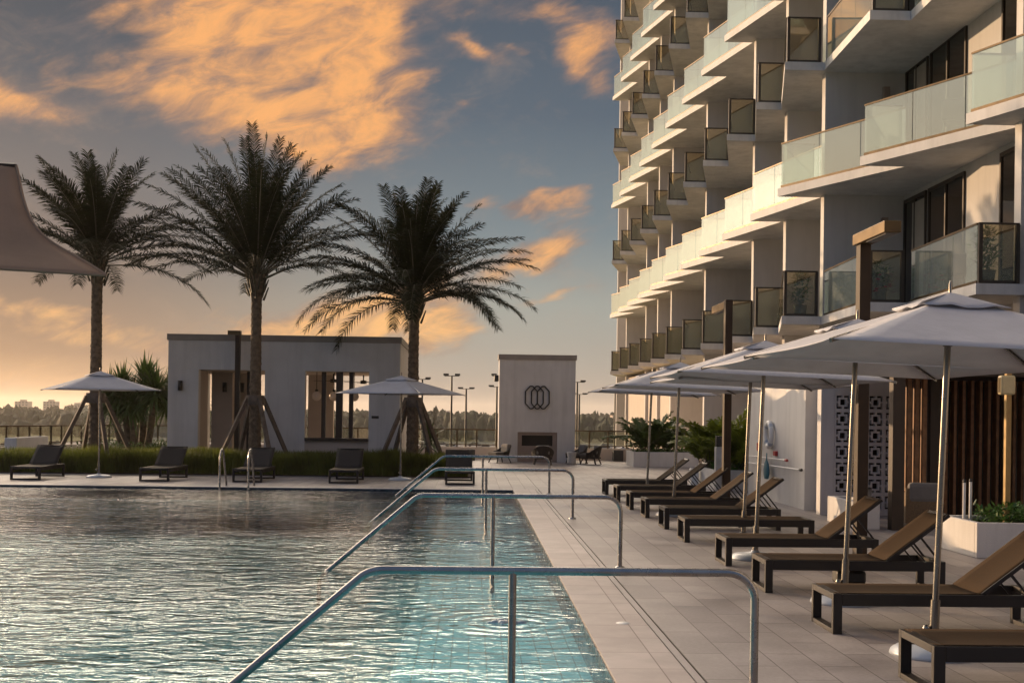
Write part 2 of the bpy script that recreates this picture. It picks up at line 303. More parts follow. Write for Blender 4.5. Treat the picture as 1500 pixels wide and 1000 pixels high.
# ------------------------------------------------------------------ mesh helpers
class MB:
    def __init__(s): s.v = []; s.f = []; s.sm = []
    def add(s, vs, fs, M=None, smooth=False):
        k = len(s.v)
        s.v += [tuple(M @ Vector(v)) if M is not None else tuple(v) for v in vs]
        s.f += [tuple(i + k for i in f) for f in fs]; s.sm += [smooth] * len(fs); return s
    def box(s, x0, x1, y0, y1, z0, z1, M=None):
        vs = [(x, y, z) for z in (z0, z1) for y in (y0, y1) for x in (x0, x1)]
        return s.add(vs, [(0, 2, 3, 1), (4, 5, 7, 6), (0, 1, 5, 4), (2, 6, 7, 3), (0, 4, 6, 2), (1, 3, 7, 5)], M)
    def bbox(s, x0, x1, y0, y1, z0, z1, b=.01, M=None):
        """box with chamfered edges"""
        bm = bmesh.new(); bmesh.ops.create_cube(bm, size=1)
        for v in bm.verts: v.co = Vector((x0 + (v.co.x + .5) * (x1 - x0), y0 + (v.co.y + .5) * (y1 - y0), z0 + (v.co.z + .5) * (z1 - z0)))
        bmesh.ops.bevel(bm, geom=bm.edges[:], offset=b, segments=2, affect='EDGES', profile=.5)
        bm.verts.index_update()
        s.add([v.co[:] for v in bm.verts], [[v.index for v in f.verts] for f in bm.faces], M, False); bm.free(); return s
    def prism(s, pts, z0, z1, M=None):
        n = len(pts); vs = [(x, y, z0) for x, y in pts] + [(x, y, z1) for x, y in pts]
        fs = [tuple(range(n))[::-1], tuple(range(n, 2 * n))] + [(i, (i + 1) % n, (i + 1) % n + n, i + n) for i in range(n)]
        return s.add(vs, fs, M)
    def beam(s, a, b, w, h=None):
        h = h or w; a = Vector(a); b = Vector(b); d = b - a; L = d.length; q = d.to_track_quat('Z', 'Y').to_matrix().to_4x4()
        return s.box(-w / 2, w / 2, -h / 2, h / 2, 0, L, Matrix.Translation(a) @ q)
    def tube(s, pts, r, n=10, caps=True):
        pts = [Vector(p) for p in pts]; rs = r if isinstance(r, (list, tuple)) else [r] * len(pts)
        vs = []; up = None
        for i, p in enumerate(pts):
            d = (pts[min(i + 1, len(pts) - 1)] - pts[max(i - 1, 0)]).normalized()
            if up is None: up = Vector((0, 0, 1)) if abs(d.z) < .9 else Vector((1, 0, 0))
            a = d.cross(up).normalized(); b = a.cross(d).normalized(); up = b
            for k in range(n):
                t = 2 * math.pi * k / n; vs.append(p + (a * math.cos(t) + b * math.sin(t)) * rs[i])
        fs = [(i * n + k, i * n + (k + 1) % n, (i + 1) * n + (k + 1) % n, (i + 1) * n + k) for i in range(len(pts) - 1) for k in range(n)]
        s.add(vs, fs, None, True)
        if caps:
            s.add([vs[k] for k in range(n)], [tuple(range(n))[::-1]]); s.add([vs[-n + k] for k in range(n)], [tuple(range(n))])
        return s
    def lathe(s, prof, n=24, M=None):
        vs = []; fs = []
        for r, z in prof:
            for k in range(n): t = 2 * math.pi * k / n; vs.append((r * math.cos(t), r * math.sin(t), z))
        for i in range(len(prof) - 1):
            for k in range(n): fs.append((i * n + k, i * n + (k + 1) % n, (i + 1) * n + (k + 1) % n, (i + 1) * n + k))
        return s.add(vs, fs, M, True)
    def build(s, name, m, parent=None, mods=None):
        me = bpy.data.meshes.new(name); me.from_pydata([tuple(v) for v in s.v], [], s.f)
        me.polygons.foreach_set('use_smooth', s.sm); me.materials.append(m); me.update()
        o = bpy.data.objects.new(name, me); COL.objects.link(o)
        if parent is not None: o.parent = parent
        return o
def tag(o, label=None, cat=None, group=None, kind=None):
    if label: o['label'] = label
    if cat: o['category'] = cat
    if group: o['group'] = group
    if kind: o['kind'] = kind
    return o
def thing(name, label, cat, loc=(0, 0, 0), rz=0, group=None):
    o = bpy.data.objects.new(name, None); COL.objects.link(o); o.location = loc; o.rotation_euler = (0, 0, rz)
    return tag(o, label, cat, group)
def kids(o): return [c for c in COL.objects if c.parent == o]
def copy_tree(o, parent=None):
    c = o.copy(); COL.objects.link(c); c.parent = parent
    for ch in kids(o): copy_tree(ch, c)
    return c
def dup(o, loc, rz, label, group=None):
    c = copy_tree(o); c.location = loc; c.rotation_euler = (0, 0, rz); c['label'] = label
    if group: c['group'] = group
    return c
def bevel(o, w=.006, seg=2):
    md = o.modifiers.new('bevel', 'BEVEL'); md.width = w; md.segments = seg; md.limit_method = 'ANGLE'; return o
def S(name, mb, m): return tag(mb.build(name, m), kind='structure')

# ------------------------------------------------------------------ ground, deck, pool
S('ground', MB().box(-3500, 3500, -600, 6000, -9.6, -8.5), mat('far_ground', (.17, .145, .05), .95, .35, .02))
S('road', MB().box(-400, 400, 300, 318, -8.55, -8.44), mat('asphalt', (.055, .052, .05), .85, .15, .3))
S('car_park', MB().box(-120, 160, 332, 440, -8.55, -8.43), mat('car_park_asphalt', (.075, .07, .065), .85, .15, .2))
PX0, PX1, PY0, PY1 = -24.0, 1.0, -5.0, 29.0
WZ = -.055
D = MB()
D.box(1.62, 16, -8, 49, -.6, 0); D.box(-28, 1.012, 29.34, 49, -.6, 0); D.box(1.016, 1.616, 29.34, 49, -.6, 0); D.box(-28, PX0 - .003, -8, 29.336, -.6, 0); D.box(PX0, 1.616, -8, PY0 - .003, -.6, 0)
S('deck', D, deck_m)
S('coping', MB().box(PX1, 1.535, PY0, 29.336, -.14, .002), coping_m)
S('far_coping', MB().box(PX0, .997, PY1, 29.336, -.14, .002), mat('far_coping_stone', (.44, .40, .38), .5, .1, 2))
S('slot_drain', MB().box(1.538, 1.617, PY0, 29.336, -.2, -.012), black)
dr = MB(); dr.box(1.549, 1.606, PY0, 29.336, -.1, .0)
S('drain_edging', dr, mat('drain_tile', (.30, .27, .265), .5, .1, 3))
P = MB(); P.box(-.62, PX1 + .2, PY0 - .2, 29.2, -.5, -.30)
S('pool_ledge', P, ledge_m)
P = MB(); P.box(PX0 - .2, -.62, PY0 - .2, 29.2, -1.4, -1.0); P.box(-.95, -.623, PY0, 29, -1.0, -.52); P.box(-1.3, -.953, PY0, 29, -1.0, -.75)
S('pool_floor', P, deep_m)
P = MB(); P.box(PX1 + .001, PX1 + .012, PY0, PY1, -.30, -.141); P.box(PX0, PX1, PY1 + .001, PY1 + .012, -1.0, -.141); P.box(PX0 - .1, PX0 - .003, PY0, PY1, -1, -.03); P.box(PX0, PX1, PY0 - .1, PY0 - .003, -1, -.03)
S('pool_wall', P, deep_m)
P = MB(); P.box(PX1 - .012, PX1 - .002, PY0, PY1 - .003, -.30, -.012); P.box(PX0, PX1 - .013, PY1 - .012, PY1 - .002, -.3, -.012)
S('waterline_tile', P, band_m)
S('pool_water', MB().add([(PX0, PY0, WZ), (PX1 - .012, PY0, WZ), (PX1 - .012, PY1 - .012, WZ), (PX0, PY1 - .012, WZ)], [(0, 1, 2, 3)]), water_m)
# bubbler upwellings
for i, (bx, by) in enumerate(BUBBLERS):
    b = MB(); rnd = random.Random(i)
    for j in range(16):
        a = rnd.uniform(0, 6.28); rr = rnd.uniform(0, .13) if j else 0; r = rnd.uniform(.012, .032)
        Mx = Matrix.Translation((bx + rr * math.cos(a) * 1.3, by + rr * math.sin(a), WZ)) @ Matrix.Diagonal((1.6, 1.2, .9, 1))
        b.lathe([(r * math.cos(t), r * math.sin(t)) for t in (0, .4, .8, 1.2, 1.56)], 8, Mx)
    tag(b.build('water_bubbler', mat('foam_water', (.35, .42, .45), .08, .2, 20)), ['bubbler foam breaking the pool surface beside the nearest handrail post', 'small bubbler swirl in the pool between the nearest and second handrails', 'farthest bubbler swirl on the pool ledge by the third handrail'][i], 'bubbler', 'bubblers on the pool ledge')
# skimmer lid / deck light in coping
tag(MB().lathe([(0, .008), (.05, .008), (.06, .003)], 20, Matrix.Translation((1.33, 10.6, 0))).build('deck_drain', white), 'small round white drain cap set in the pink pool coping', 'drain cap')

# ------------------------------------------------------------------ pool handrails
def handrail(Y, label):
    t = thing('pool_handrail', label, 'handrail', (1.765, Y, 0), 0, 'steel handrails over the pool edge')
    r = .026; zt = .835; pts = [(0, 0, 0), (0, 0, zt - .17)]
    for k in range(1, 9): a = R(90) * k / 8; pts.append((-.17 + .17 * math.cos(a), 0, zt - .17 + .17 * math.sin(a)))
    xb = -2.29
    for k in range(0, 7): a = R(33) * k / 6; pts.append((xb - .25 * math.sin(a), 0, zt - .25 + .25 * math.cos(a)))
    ex, ez = pts[-1][0], pts[-1][2]; dx_, dz_ = -3.56 - ex, WZ - .12 - ez
    pts += [(ex + dx_ * q, 0, ez + dz_ * q) for q in (.5, .93)]
    pts += [(ex + dx_ * .96 - .0, 0, ez + dz_ * .96 - .01), (ex + dx_ * .965, 0, -.5)]
    MB().tube(pts, r, 14).build('rail', steel, t)
    MB().tube([(-1.50, 0, -.30), (-1.50, 0, zt)], .0245, 14).build('post', steel, t)
    MB().lathe([(.026, .03), (.05, .026), (.062, .012), (.064, .003)], 20).build('escutcheon', steel, t)
    return t
for i, Y in enumerate((7.55, 14.4, 21.2, 27.6)):
    handrail(Y, ['nearest stainless handrail spanning the pool edge in the foreground', 'second stainless handrail from the camera, ending in the pool', 'third stainless handrail from the camera over the pool edge', 'farthest stainless handrail beside the empty end lounger'][i])
t = thing('ladder_rail', 'pair of steel grab rails at the far pool edge', 'grab rail', (-5.5, 29.0, 0))
for xo in (-.33, .33):
    pts = [(xo, -.25, -.5), (xo, -.25, .45)]
    for k in range(0, 9): a = R(180 - 110 * k / 8); pts.append((xo, -.25 + .3 * (1 + math.cos(a)) * .9, .55 + .33 * math.sin(a)))
    pts.append((xo, .55, 0)); MB().tube(pts, .024, 10).build('rail', steel, t)

# ------------------------------------------------------------------ right tower
A0, H1 = 4.08, 3.1
ZF = [4.08, 7.29, 10.3, 13.5, 16.6, 19.6, 22.7, 25.8]
YK = lambda k: 37.9 + 3.9 * k
X0 = {-2: 7.55, -3: 8.38, -4: 9.13, -5: 9.9, -6: 10.65}
fx = lambda k: X0.get(k, 7.75)
BACK = lambda k: 10.6 if k >= -4 else 12.3
tower = thing('apartment_tower', 'tall white apartment tower with stepped glass balconies beside the pool deck', 'building', (8, 40, 0))
tower.location = (0, 0, 0)
kmin = {0: -6, 1: -6, 2: -6, 3: -4, 4: -2, 5: 1, 6: 3, 7: 4}
slabs = 0
def panel(mb, a, b, z0, z1, th=.012):
    """glass sheet standing between two plan points"""
    a = Vector((a[0], a[1], 0)); b = Vector((b[0], b[1], 0)); d = b - a; n = Vector((-d.y, d.x, 0)).normalized() * th / 2
    vs = [a - n, b - n, b + n, a + n]; mb.prism([(v.x, v.y) for v in vs], z0, z1)
def lerp(a, b, t): return (a[0] + (b[0] - a[0]) * t, a[1] + (b[1] - a[1]) * t)
def railing(parent, a, b, z, gm, inset, posts, n):
    gl = MB(); fr = MB()
    d = Vector((b[0] - a[0], b[1] - a[1])); L = d.length; d.normalize(); gap = .012 / L
    for i in range(n):
        p, q = lerp(a, b, i / n + gap), lerp(a, b, (i + 1) / n - gap); panel(gl, p, q, z + .06, z + 1.08)
    if posts:
        for i in range(n + 1):
            p = lerp(a, b, min(max(i / n, .03 / L), 1 - .03 / L)); fr.box(p[0] - .035, p[0] + .035, p[1] - .035, p[1] + .035, z, z + 1.08)
    A3, B3 = Vector((a[0], a[1], 0)), Vector((b[0], b[1], 0))
    for zc, w, h_ in ((z + 1.10, .04, .035), (z + .035, .03, .06)):
        fr.beam(A3 + Vector((0, 0, zc)), B3 + Vector((0, 0, zc)), h_, w) if False else panel(fr, a, b, zc - h_ / 2, zc + h_ / 2, w)
    g_ = gl.build('glass_panel', gm, parent); f_ = fr.build('railing_frame', darkmetal if posts else bronze, parent)
for fi, z in enumerate(ZF):
    boxrow = fi % 2 == 0
    for k in range(kmin[fi], 9):
        y = YK(k) - (.25 if boxrow else -.3); xk = fx(k); near = k <= -2
        if boxrow:
            x1 = {-2: 8.45, -3: 8.42, -4: 9.16, -5: 9.95, -6: 10.7}.get(k, 8.63)
            far = y + 3.9 - .006; bk = BACK(k); pts = [(xk, y), (bk, y), (bk, far), (x1, far)]
            if k in (-3, -4, -5, -6): pts = [(xk, y), (bk, y), (bk, far), (x1 + .1, far)]
        else:
            x1 = {-2: 9.35, -3: 10.2, -4: 10.55, -5: 11.8, -6: 12.2}.get(k, 8.63)
            far = y - 3.9 + .006; bk = BACK(k - 1); pts = [(xk, y), (x1, far), (bk, far), (bk, y)]
        sl = MB().prism(pts if not boxrow else pts, z, z + .2)
        so = sl.build('balcony', slab_paint, tower)
        i_ = .07
        if boxrow:
            railing(so, (xk + i_, y + i_), (x1 + .0 if k > -3 else xk + .82, y + i_), z + .2, glass_dark, i_, True, 1)
            railing(so, (xk + i_, y + i_ + .05), (pts[3][0] + i_, far - .04), z + .2, glass_white, i_, False, 3)
        else:
            railing(so, (xk + i_, y - i_), (x1 + i_ - .02, far + .05), z + .2, glass_white, i_, False, 3)
            railing(so, (xk + i_ + .03, y - i_), (xk + .9, y - i_), z + .2, glass_white if k > -2 else glass_white, i_, False, 1)
# party walls (fins) full height
for k in (-6, -5, -4, -2, -1, 0, 2, 4, 5, 6, 8, 9):
    fxx = {-4: 10.0, -5: 10.75, -6: 11.4, -2: 8.6, 9: 8.6}.get(k, 8.66)
    yy = YK(k) + .02
    z1 = 29.5 if k > -2 else 29.5
    MB().box(fxx, BACK(k) + .2, yy - .14, yy + .14, -.02, z1).build('party_wall', tower_paint, tower)
W = MB()
W.box(10.6, 10.9, YK(-4) + .2, YK(9), 0, 29.6); W.box(12.3, 12.6, 1, YK(-4) + .2 - .01, 0, 29.6); W.box(10.9, 20, YK(9) - .3, YK(9), 0, 29.6); W.box(12.6, 20, 1, 1.3, 0, 29.6)
W.build('facade_wall', tower_paint, tower)
MB().box(8.8, 10.55, YK(4) + .2, YK(8), 0, 3.9).build('lobby_wall', beige, tower)
MB().box(8.4, 20, .8, YK(9) + .5, 29.62, 30.2).build('roof_slab', slab_paint, tower)
# sliding doors in the recesses
DN = [0]; linen = mat('linen_curtain', (.42, .39, .34), .9, .06, 4, trans=.2)
def door(x, y0, y1, z):
    f = MB(); th = .05
    for (a, b, c, d) in ((y0, y1, z + 2.80, z + 2.88), (y0, y0 + .06, z, z + 2.799), (y1 - .06, y1, z, z + 2.799), ((y0 + y1) / 2 - .03, (y0 + y1) / 2 + .03, z, z + 2.799)): f.box(x - th, x + .02, a, b, c, d)
    o = f.build('sliding_door', darkmetal, tower)
    MB().box(x - .02, x - .005, y0 + .061, y1 - .061, z + .02, z + 2.79).build('pane', door_glass, o)
    DN[0] += 1
    if DN[0] % 3 == 0:   # drawn linen curtain on one side
        cv = []; yy0, yy1 = (y0 + .08, y0 + .9) if DN[0] % 2 else (y1 - 1.1, y1 - .08)
        for i in range(25): yv = yy0 + (yy1 - yy0) * i / 24; xx = x - .035 + .010 * math.sin(i * 1.6); cv += [(xx, yv, z + .08), (xx, yv, z + 2.72)]
        MB().add(cv, [(2 * i, 2 * i + 2, 2 * i + 3, 2 * i + 1) for i in range(24)], None, True).build('curtain', linen, o)
for fi in range(0, 5):
    for k in range(max(kmin[fi], -4), 6):
        y = YK(k)
        if k == -3 or k == -4: door(10.6, y + .25 if k == -4 else y + .1 - .9 + .8, y + 2.1, ZF[fi] + .2)
        if k == -3: door(10.6, y + 2.5 - .9 + .35 + .3, y + 3.7, ZF[fi] + .2)
        if k > -3: door(10.6, y + .5, y + 3.2, ZF[fi] + .2)
    if fi < 3: door(12.3, YK(-5) + .4, YK(-5) + 3.0, ZF[fi] + .2)
# downpipe near the kink
# small wall lights in near recess
for z in ZF[:3]:
    MB().bbox(10.0, 10.16, 29.83, 29.95, z + 2.35, z + 2.65, .01).build('wall_light', taupe, tower)

# ------------------------------------------------------------------ annex with lifebuoy wall and breeze blocks
an = thing('pool_annex', 'single storey white annex with pierced block screen at the foot of the tower', 'building', (6.5, 22.6, 0))
def A(mb, name, m): o = mb.build(name, m); o.parent = an; o.location = (-6.5, -22.6, 0); return o
w = MB(); w.box(6.5, 8.6, 23.75, 28.6, 0, 2.95); w.box(6.72, 8.4, 22.86, 23.747, 0, 2.95); A(w, 'wall', stucco)
w = MB(); w.box(6.48, 6.73, 22.6, 22.85, 0, 2.95); w.box(9.53, 12, 22.6, 22.85, 0, 2.95); w.box(6.731, 9.529, 22.6, 22.85, 2.25, 2.95); w.box(6.731, 9.529, 22.6, 22.85, 0, .079); A(w, 'screen_wall', stucco)
A(MB().box(6.44, 12.1, 22.56, 28.65, 2.953, 3.1), 'roof', cap_mat)
A(MB().box(6.75, 11.9, 23.0, 23.1, .02, 2.9), 'back_panel', void) if False else None
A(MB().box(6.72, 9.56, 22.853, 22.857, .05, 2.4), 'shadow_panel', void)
pitch = .31; cell = pitch / 9
mask = ["#########", "#..###..#", "#.#####.#", "##.....##".replace('.', '#'), "###...###", "##.....##".replace('.', '#'), "#.#####.#", "#..###..#", "#########"]
mask = ["#########", "#...#...#", "#.#####.#", "#.#...#.#", "###...###", "#.#...#.#", "#.#####.#", "#...#...#", "#########"]
b = MB()
for r_ in range(7):
    for c_ in range(9):
        x, z = 6.735 + c_ * pitch, .08 + r_ * pitch
        for j, row in enumerate(mask):
            i = 0
            while i < 9:
                if row[i] == '#':
                    e = i
                    while e < 9 and row[e] == '#': e += 1
                    b.box(x + i * cell, x + e * cell, 22.604, 22.70, z + j * cell + .0002, z + (j + 1) * cell - .0002); i = e
                else: i += 1
A(b, 'breeze_block_screen', stucco)
# things on the annex wall
o = MB()
N = 40
pts = [(6.42, 26.35 + .23 * math.cos(t * 2 * math.pi / N), 1.42 + .255 * math.sin(t * 2 * math.pi / N)) for t in range(N + 1)]
o.tube(pts, .055, 12, False)
lb = thing('lifebuoy', 'white ring lifebuoy hanging on the annex wall', 'lifebuoy', (0, 0, 0))
o.build('ring', white, lb)
for a in (45, 135, 225, 315):
    q = [(6.42, 26.35 + .23 * math.cos(R(a + d)), 1.42 + .255 * math.sin(R(a + d))) for d in (-8, 0, 8)]; MB().tube(q, .06, 12).build('band', granite, lb)
for (a, b_, lab) in (((6.42, 28.2, .90), (6.42, 24.9, .925), 'upper white reaching pole with red tip on the annex wall'), ((6.42, 28.3, .74), (6.42, 23.8, .78), 'lower white shepherd pole with dark tip on the annex wall')):
    t = thing('rescue_pole', lab, 'rescue pole', (0, 0, 0), 0, 'rescue poles on the annex wall'); MB().tube([a, b_], .016, 8).build('shaft', white, t)
    MB().tube([b_, (b_[0], b_[1] - .12, b_[2])], .03, 8).build('tip', red if 'red' in lab else black, t)
o = MB(); o.lathe([(.0, -.26), (.10, -.25), (.145, -.16), (.15, -.05), (.11, .08), (.05, .15), (.03, .2), (.03, .3), (0, .31)], 16, Matrix.Translation((6.38, 26.35, .72)) @ Matrix.Diagonal((.35, 1.25, 1, 1)))
tag(o.build('rescue_float', teal), 'teal rescue float hanging below the lifebuoy', 'float')
tag(bevel(MB().box(6.44, 6.497, 27.35, 27.55, 1.04, 1.22).build('alarm_box', red)), 'small red alarm box left of the lifebuoy', 'alarm')
tag(bevel(MB().box(6.44, 6.497, 25.85, 26.05, .98, 1.08).build('call_point', red)), 'tiny red call point right under the lifebuoy', 'call point')

# ------------------------------------------------------------------ slatted cabana on the right
cb = thing('slatted_cabana', 'dark timber cabana with vertical slat screens behind the right loungers', 'cabana', (6.67, 19.6, 0))
def C_(mb, name, m): o = mb.build(name, m); o.parent = cb; o.location = (-6.67, -19.6, 0); return o
for (x, y) in ((6.79, 19.6), (7.99, 21.15), (12.4, 19.6), (12.4, 22.1)): bevel(C_(MB().box(x, x + .2, y, y + .2, 0, 2.5), 'post', wood_dk))
bm_ = MB(); bm_.box(6.6, 12.7, 19.5, 22.4, 2.66, 2.74); bm_.box(6.66, 12.62, 19.58, 19.70, 2.503, 2.657); bm_.box(6.66, 12.62, 22.1, 22.3, 2.503, 2.657); bm_.box(6.70, 6.86, 19.71, 22.09, 2.503, 2.657)
C_(bm_, 'roof_beam', wood_dk)
sl = MB()
for i in range(5): x = 7.33 + i * .135; sl.box(x, x + .075, 21.2, 21.32, .05, 2.5)
C_(sl, 'slat_screen', wood)
sl = MB()
sr = random.Random(4)
for i in range(27): x = 8.22 + i * .155; sl.box(x, x + .05, 21.86, 22.04, .05, 2.5)
C_(sl, 'slat_screen', wood)
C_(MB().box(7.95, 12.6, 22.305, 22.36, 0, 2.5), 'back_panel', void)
# armchair in the cabana
ch = thing('wicker_armchair', 'tan woven armchair with grey cushions inside the slatted cabana', 'armchair', (7.62, 20.55, 0), R(-12)); ch.scale = (.78, .78, .92)
b = MB(); b.bbox(-.38, -.30, -.36, .36, .06, .62, .02); b.bbox(.30, .38, -.36, .36, .06, .62, .02); b.bbox(-.38, .38, -.40, -.33, .06, .70, .02); b.bbox(-.30, .30, -.33, .36, .10, .30, .02); b.build('frame', wicker_l, ch)
MB().bbox(-.29, .29, -.30, .38, .303, .44, .05).build('seat_cushion', cush, ch); MB().bbox(-.32, .34, -.42, -.16, .442, .80, .07).build('back_cushion', cush, ch)

# ------------------------------------------------------------------ plants
def leafblade(mb, p, d, L, w, droop, n=3):
    """narrow curved blade from p along d"""
    d = Vector(d).normalized(); side = d.cross(Vector((0, 0, 1)))
    if side.length < .05: side = Vector((1, 0, 0))
    side.normalize(); p = Vector(p); vs = []; 
    for i in range(n + 1):
        t = i / n; ww = w * (1 - t ** 1.6) * .5 + .0008
        q = p + d * L * t + Vector((0, 0, -droop * L * t * t)); vs += [q - side * ww, q + side * ww]
    mb.add(vs, [(2 * i, 2 * i + 1, 2 * i + 3, 2 * i + 2) for i in range(n)])
def frond(leaf, stem, base, az, el, L, bend, nl, ll, lw, rnd, bare=.2, vee=.5, r0=.022):
    n = 14; p = Vector(base); pts = [p.copy()]; dirs = []
    hz = Vector((math.cos(az), math.sin(az), 0)); a = el; twist = rnd.uniform(-.25, .25)
    for i in range(n):
        a = el - bend * ((i + .5) / n) ** 1.35
        d = hz * math.cos(a) + Vector((0, 0, math.sin(a))); d = (d + Vector((-hz.y, hz.x, 0)) * twist * (i / n) ** 2 * .5).normalized()
        p = p + d * (L / n); pts.append(p.copy()); dirs.append(d)
    stem.tube(pts, [r0 * (1 - .85 * i / n) for i in range(n + 1)], 4, False)
    for j in range(nl):
        t = bare + (1 - bare) * (j + rnd.random() * .5) / nl; f = t * n; i = min(int(f), n - 1); q = pts[i].lerp(pts[i + 1], f - i); d = dirs[i]
        side = d.cross(Vector((0, 0, 1))); side = side.normalized() if side.length > .05 else Vector((-hz.y, hz.x, 0)); up = side.cross(d).normalized()
        tt = (t - bare) / (1 - bare); le = ll * (.35 + .65 * math.sin(math.pi * min(1, .12 + tt * .85)) ** .7) * rnd.uniform(.85, 1.1)
        for sg in (-1, 1):
            dd = d * (.55 + .7 * tt) + side * sg * 1.0 + up * (vee * rnd.uniform(-.3, 1.1)); dd.normalize()
            e = q + dd * le + Vector((0, 0, -.25 * le * rnd.uniform(.4, 1.4))); m_ = q + dd * le * .5; wv = d * lw * .5
            leaf.add([q - wv * .7, q + wv * .7, m_ + wv, e, m_ - wv], [(0, 1, 2, 4), (4, 2, 3)])
def trunk_mesh(H, r_b, r_t, seed, flare=.0):
    mb = MB(); n = 22; rows = int(H / .055); vs = []; rnd = random.Random(seed)
    for i in range(rows + 1):
        z = H * i / rows; t = i / rows; r = r_b + (r_t - r_b) * min(1, t * 1.5) + (flare * max(0, (t - .86) / .14) ** 1.3) + .07 * max(0, 1 - z / .5)
        for k in range(n):
            a = 2 * math.pi * k / n; ph = (z / .17 + k / n * 5) % 1.0; ph2 = (z / .17 - k / n * 5) % 1.0
            b_ = (.5 - abs(ph - .5)) * (.5 - abs(ph2 - .5)) * 4
            rr = r * (1 + .13 * b_ - .03) + rnd.uniform(-.008, .008)
            vs.append((rr * math.cos(a), rr * math.sin(a), z))
    mb.add(vs, [(i * n + k, i * n + (k + 1) % n, (i + 1) * n + (k + 1) % n, (i + 1) * n + k) for i in range(rows) for k in range(n)])
    return mb
def date_palm(x, y, H, spec, seed, label, nf=64, L=3.7):
    t = thing('palm_tree', label, 'palm tree', (x, y, 0), 0, 'tall palms in the grass bed')
    rnd = random.Random(seed); trunk_mesh(H, .185, .15, seed, .09).build('trunk', bark, t)
    leaf, stem = MB(), MB()
    for i in range(nf):
        if rnd.random() < .09: continue
        u = (i + .5) / nf; az = i * 2.39996 + rnd.uniform(-.25, .25)
        el = R(spec[0] + (spec[1] - spec[0]) * u ** spec[2] + rnd.uniform(-6, 6)); bend = R(spec[3] + (spec[4] - spec[3]) * u + rnd.uniform(-14, 16))
        LL = L * rnd.uniform(.86, 1.08) * (spec[5] + (1 - spec[5]) * min(1, u * 2.2))
        frond(leaf, stem, (.12 * math.cos(az) * u, .12 * math.sin(az) * u, H - .05 - .35 * u + .2), az, el, LL, bend, 80, .50, .035, rnd, .17)
    # boots under the crown
    for i in range(26):
        a = i * 2.4; z = H - .75 + .03 * i; stem.tube([(.2 * math.cos(a), .2 * math.sin(a), z), (.34 * math.cos(a), .34 * math.sin(a), z + .38)], [.035, .018], 4)
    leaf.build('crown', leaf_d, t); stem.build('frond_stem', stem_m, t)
    for a in (35, 125, 215, 305):
        c, s_ = math.cos(R(a)), math.sin(R(a)); MB().beam((1.28 * c, 1.28 * s_, .0), (.25 * c, .25 * s_, 2.15), .10).build('brace', timber, t)
    MB().lathe([(.26, 1.95), (.27, 2.0), (.27, 2.2), (.26, 2.24)], 18).build('collar', timber, t)
    return t
# spec: top elevation, outer elevation, exponent, bend top, bend outer, inner length factor
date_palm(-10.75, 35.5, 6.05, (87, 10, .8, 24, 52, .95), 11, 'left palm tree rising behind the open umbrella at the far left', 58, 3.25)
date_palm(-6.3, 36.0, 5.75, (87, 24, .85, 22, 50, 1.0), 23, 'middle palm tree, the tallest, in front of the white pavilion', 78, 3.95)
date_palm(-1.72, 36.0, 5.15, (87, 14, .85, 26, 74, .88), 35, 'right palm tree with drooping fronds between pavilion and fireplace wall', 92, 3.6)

# ornamental grass bed
hb = MB(); rnd = random.Random(5)
for i in range(52000):
    x = rnd.uniform(-13.3, -.1); y = rnd.uniform(34.25, 36.3); cl = mnoise.noise(Vector((x * 1.1, y * 1.1, 3)))
    h = .60 + .20 * cl + rnd.uniform(-.12, .14); a = rnd.uniform(0, 6.28); k = rnd.uniform(.15, .55)
    w = .012; ca, sa = math.cos(a), math.sin(a); ox, oy = -sa * w, ca * w
    hb.add([(x - ox, y - oy, 0), (x + ox, y + oy, 0), (x + ca * k * h * .35 + ox * .7, y + sa * k * h * .35 + oy * .7, h * .62), (x + ca * k * h * .35 - ox * .7, y + sa * k * h * .35 - oy * .7, h * .62), (x + ca * k * h, y + sa * k * h, h * (1 - k * .12))], [(0, 1, 2, 3), (3, 2, 4)])
tag(hb.build('ornamental_grass', mat('grass_blade', (.12, .14, .02), .6, .5, .9, trans=.45)), 'long bed of dark green ornamental grass behind the far loungers', 'grass', kind='stuff')
S('planting_bed', MB().box(-13.4, 0, 34.2, 36.4, -.02, .03), soil)

def sword_plant(x, y, heads, label, seed, m=leaf_m, cat='plant', name='yucca_tree', L=.75, nl=70, z0=0, group=None):
    t = thing(name, label, cat, (x, y, z0), 0, group); rnd = random.Random(seed); tr, lf = MB(), MB()
    for (hx, hy, hz) in heads:
        if hz > .25: tr.tube([(hx * .4, hy * .4, 0), (hx * .7, hy * .7, hz * .5), (hx, hy, hz)], [.13, .11, .09], 8)
        for i in range(nl):
            az = rnd.uniform(0, 6.28); el = rnd.uniform(-.75, 1.5); d = (math.cos(az) * math.cos(el), math.sin(az) * math.cos(el), math.sin(el))
            leafblade(lf, (hx, hy, hz + rnd.uniform(-.15, .1)), d, L * rnd.uniform(.6, 1.1), .085, rnd.uniform(.05, .45))
    if tr.v: tr.build('trunk', bark, t)
    lf.build('crown', m, t); return t
sword_plant(-11.1, 41.5, [(-.6, 0, 2.35), (.1, .3, 2.7), (.6, -.3, 2.35), (-1.1, .2, 2.15), (-.2, -.3, 2.0)], 'yucca with two thick trunks left of the white pavilion', 3, L=1.2, nl=420)
sword_plant(-10.0, 42.5, [(0, 0, 2.5), (.4, .2, 2.2), (-.3, -.2, 2.1)], 'slender yucca close against the left side of the pavilion', 4, L=1.15, nl=420)
sword_plant(-9.95, 39.4, [(0, 0, .25), (.4, .1, .3)], 'low spiky plant at the pavilion left corner', 6, name='spiky_plant', L=.8, nl=80)
sword_plant(-1.35, 38.6, [(0, 0, .9)], 'low spiky palm right of the right palm trunk', 8, name='small_palm', L=1.05, nl=60)
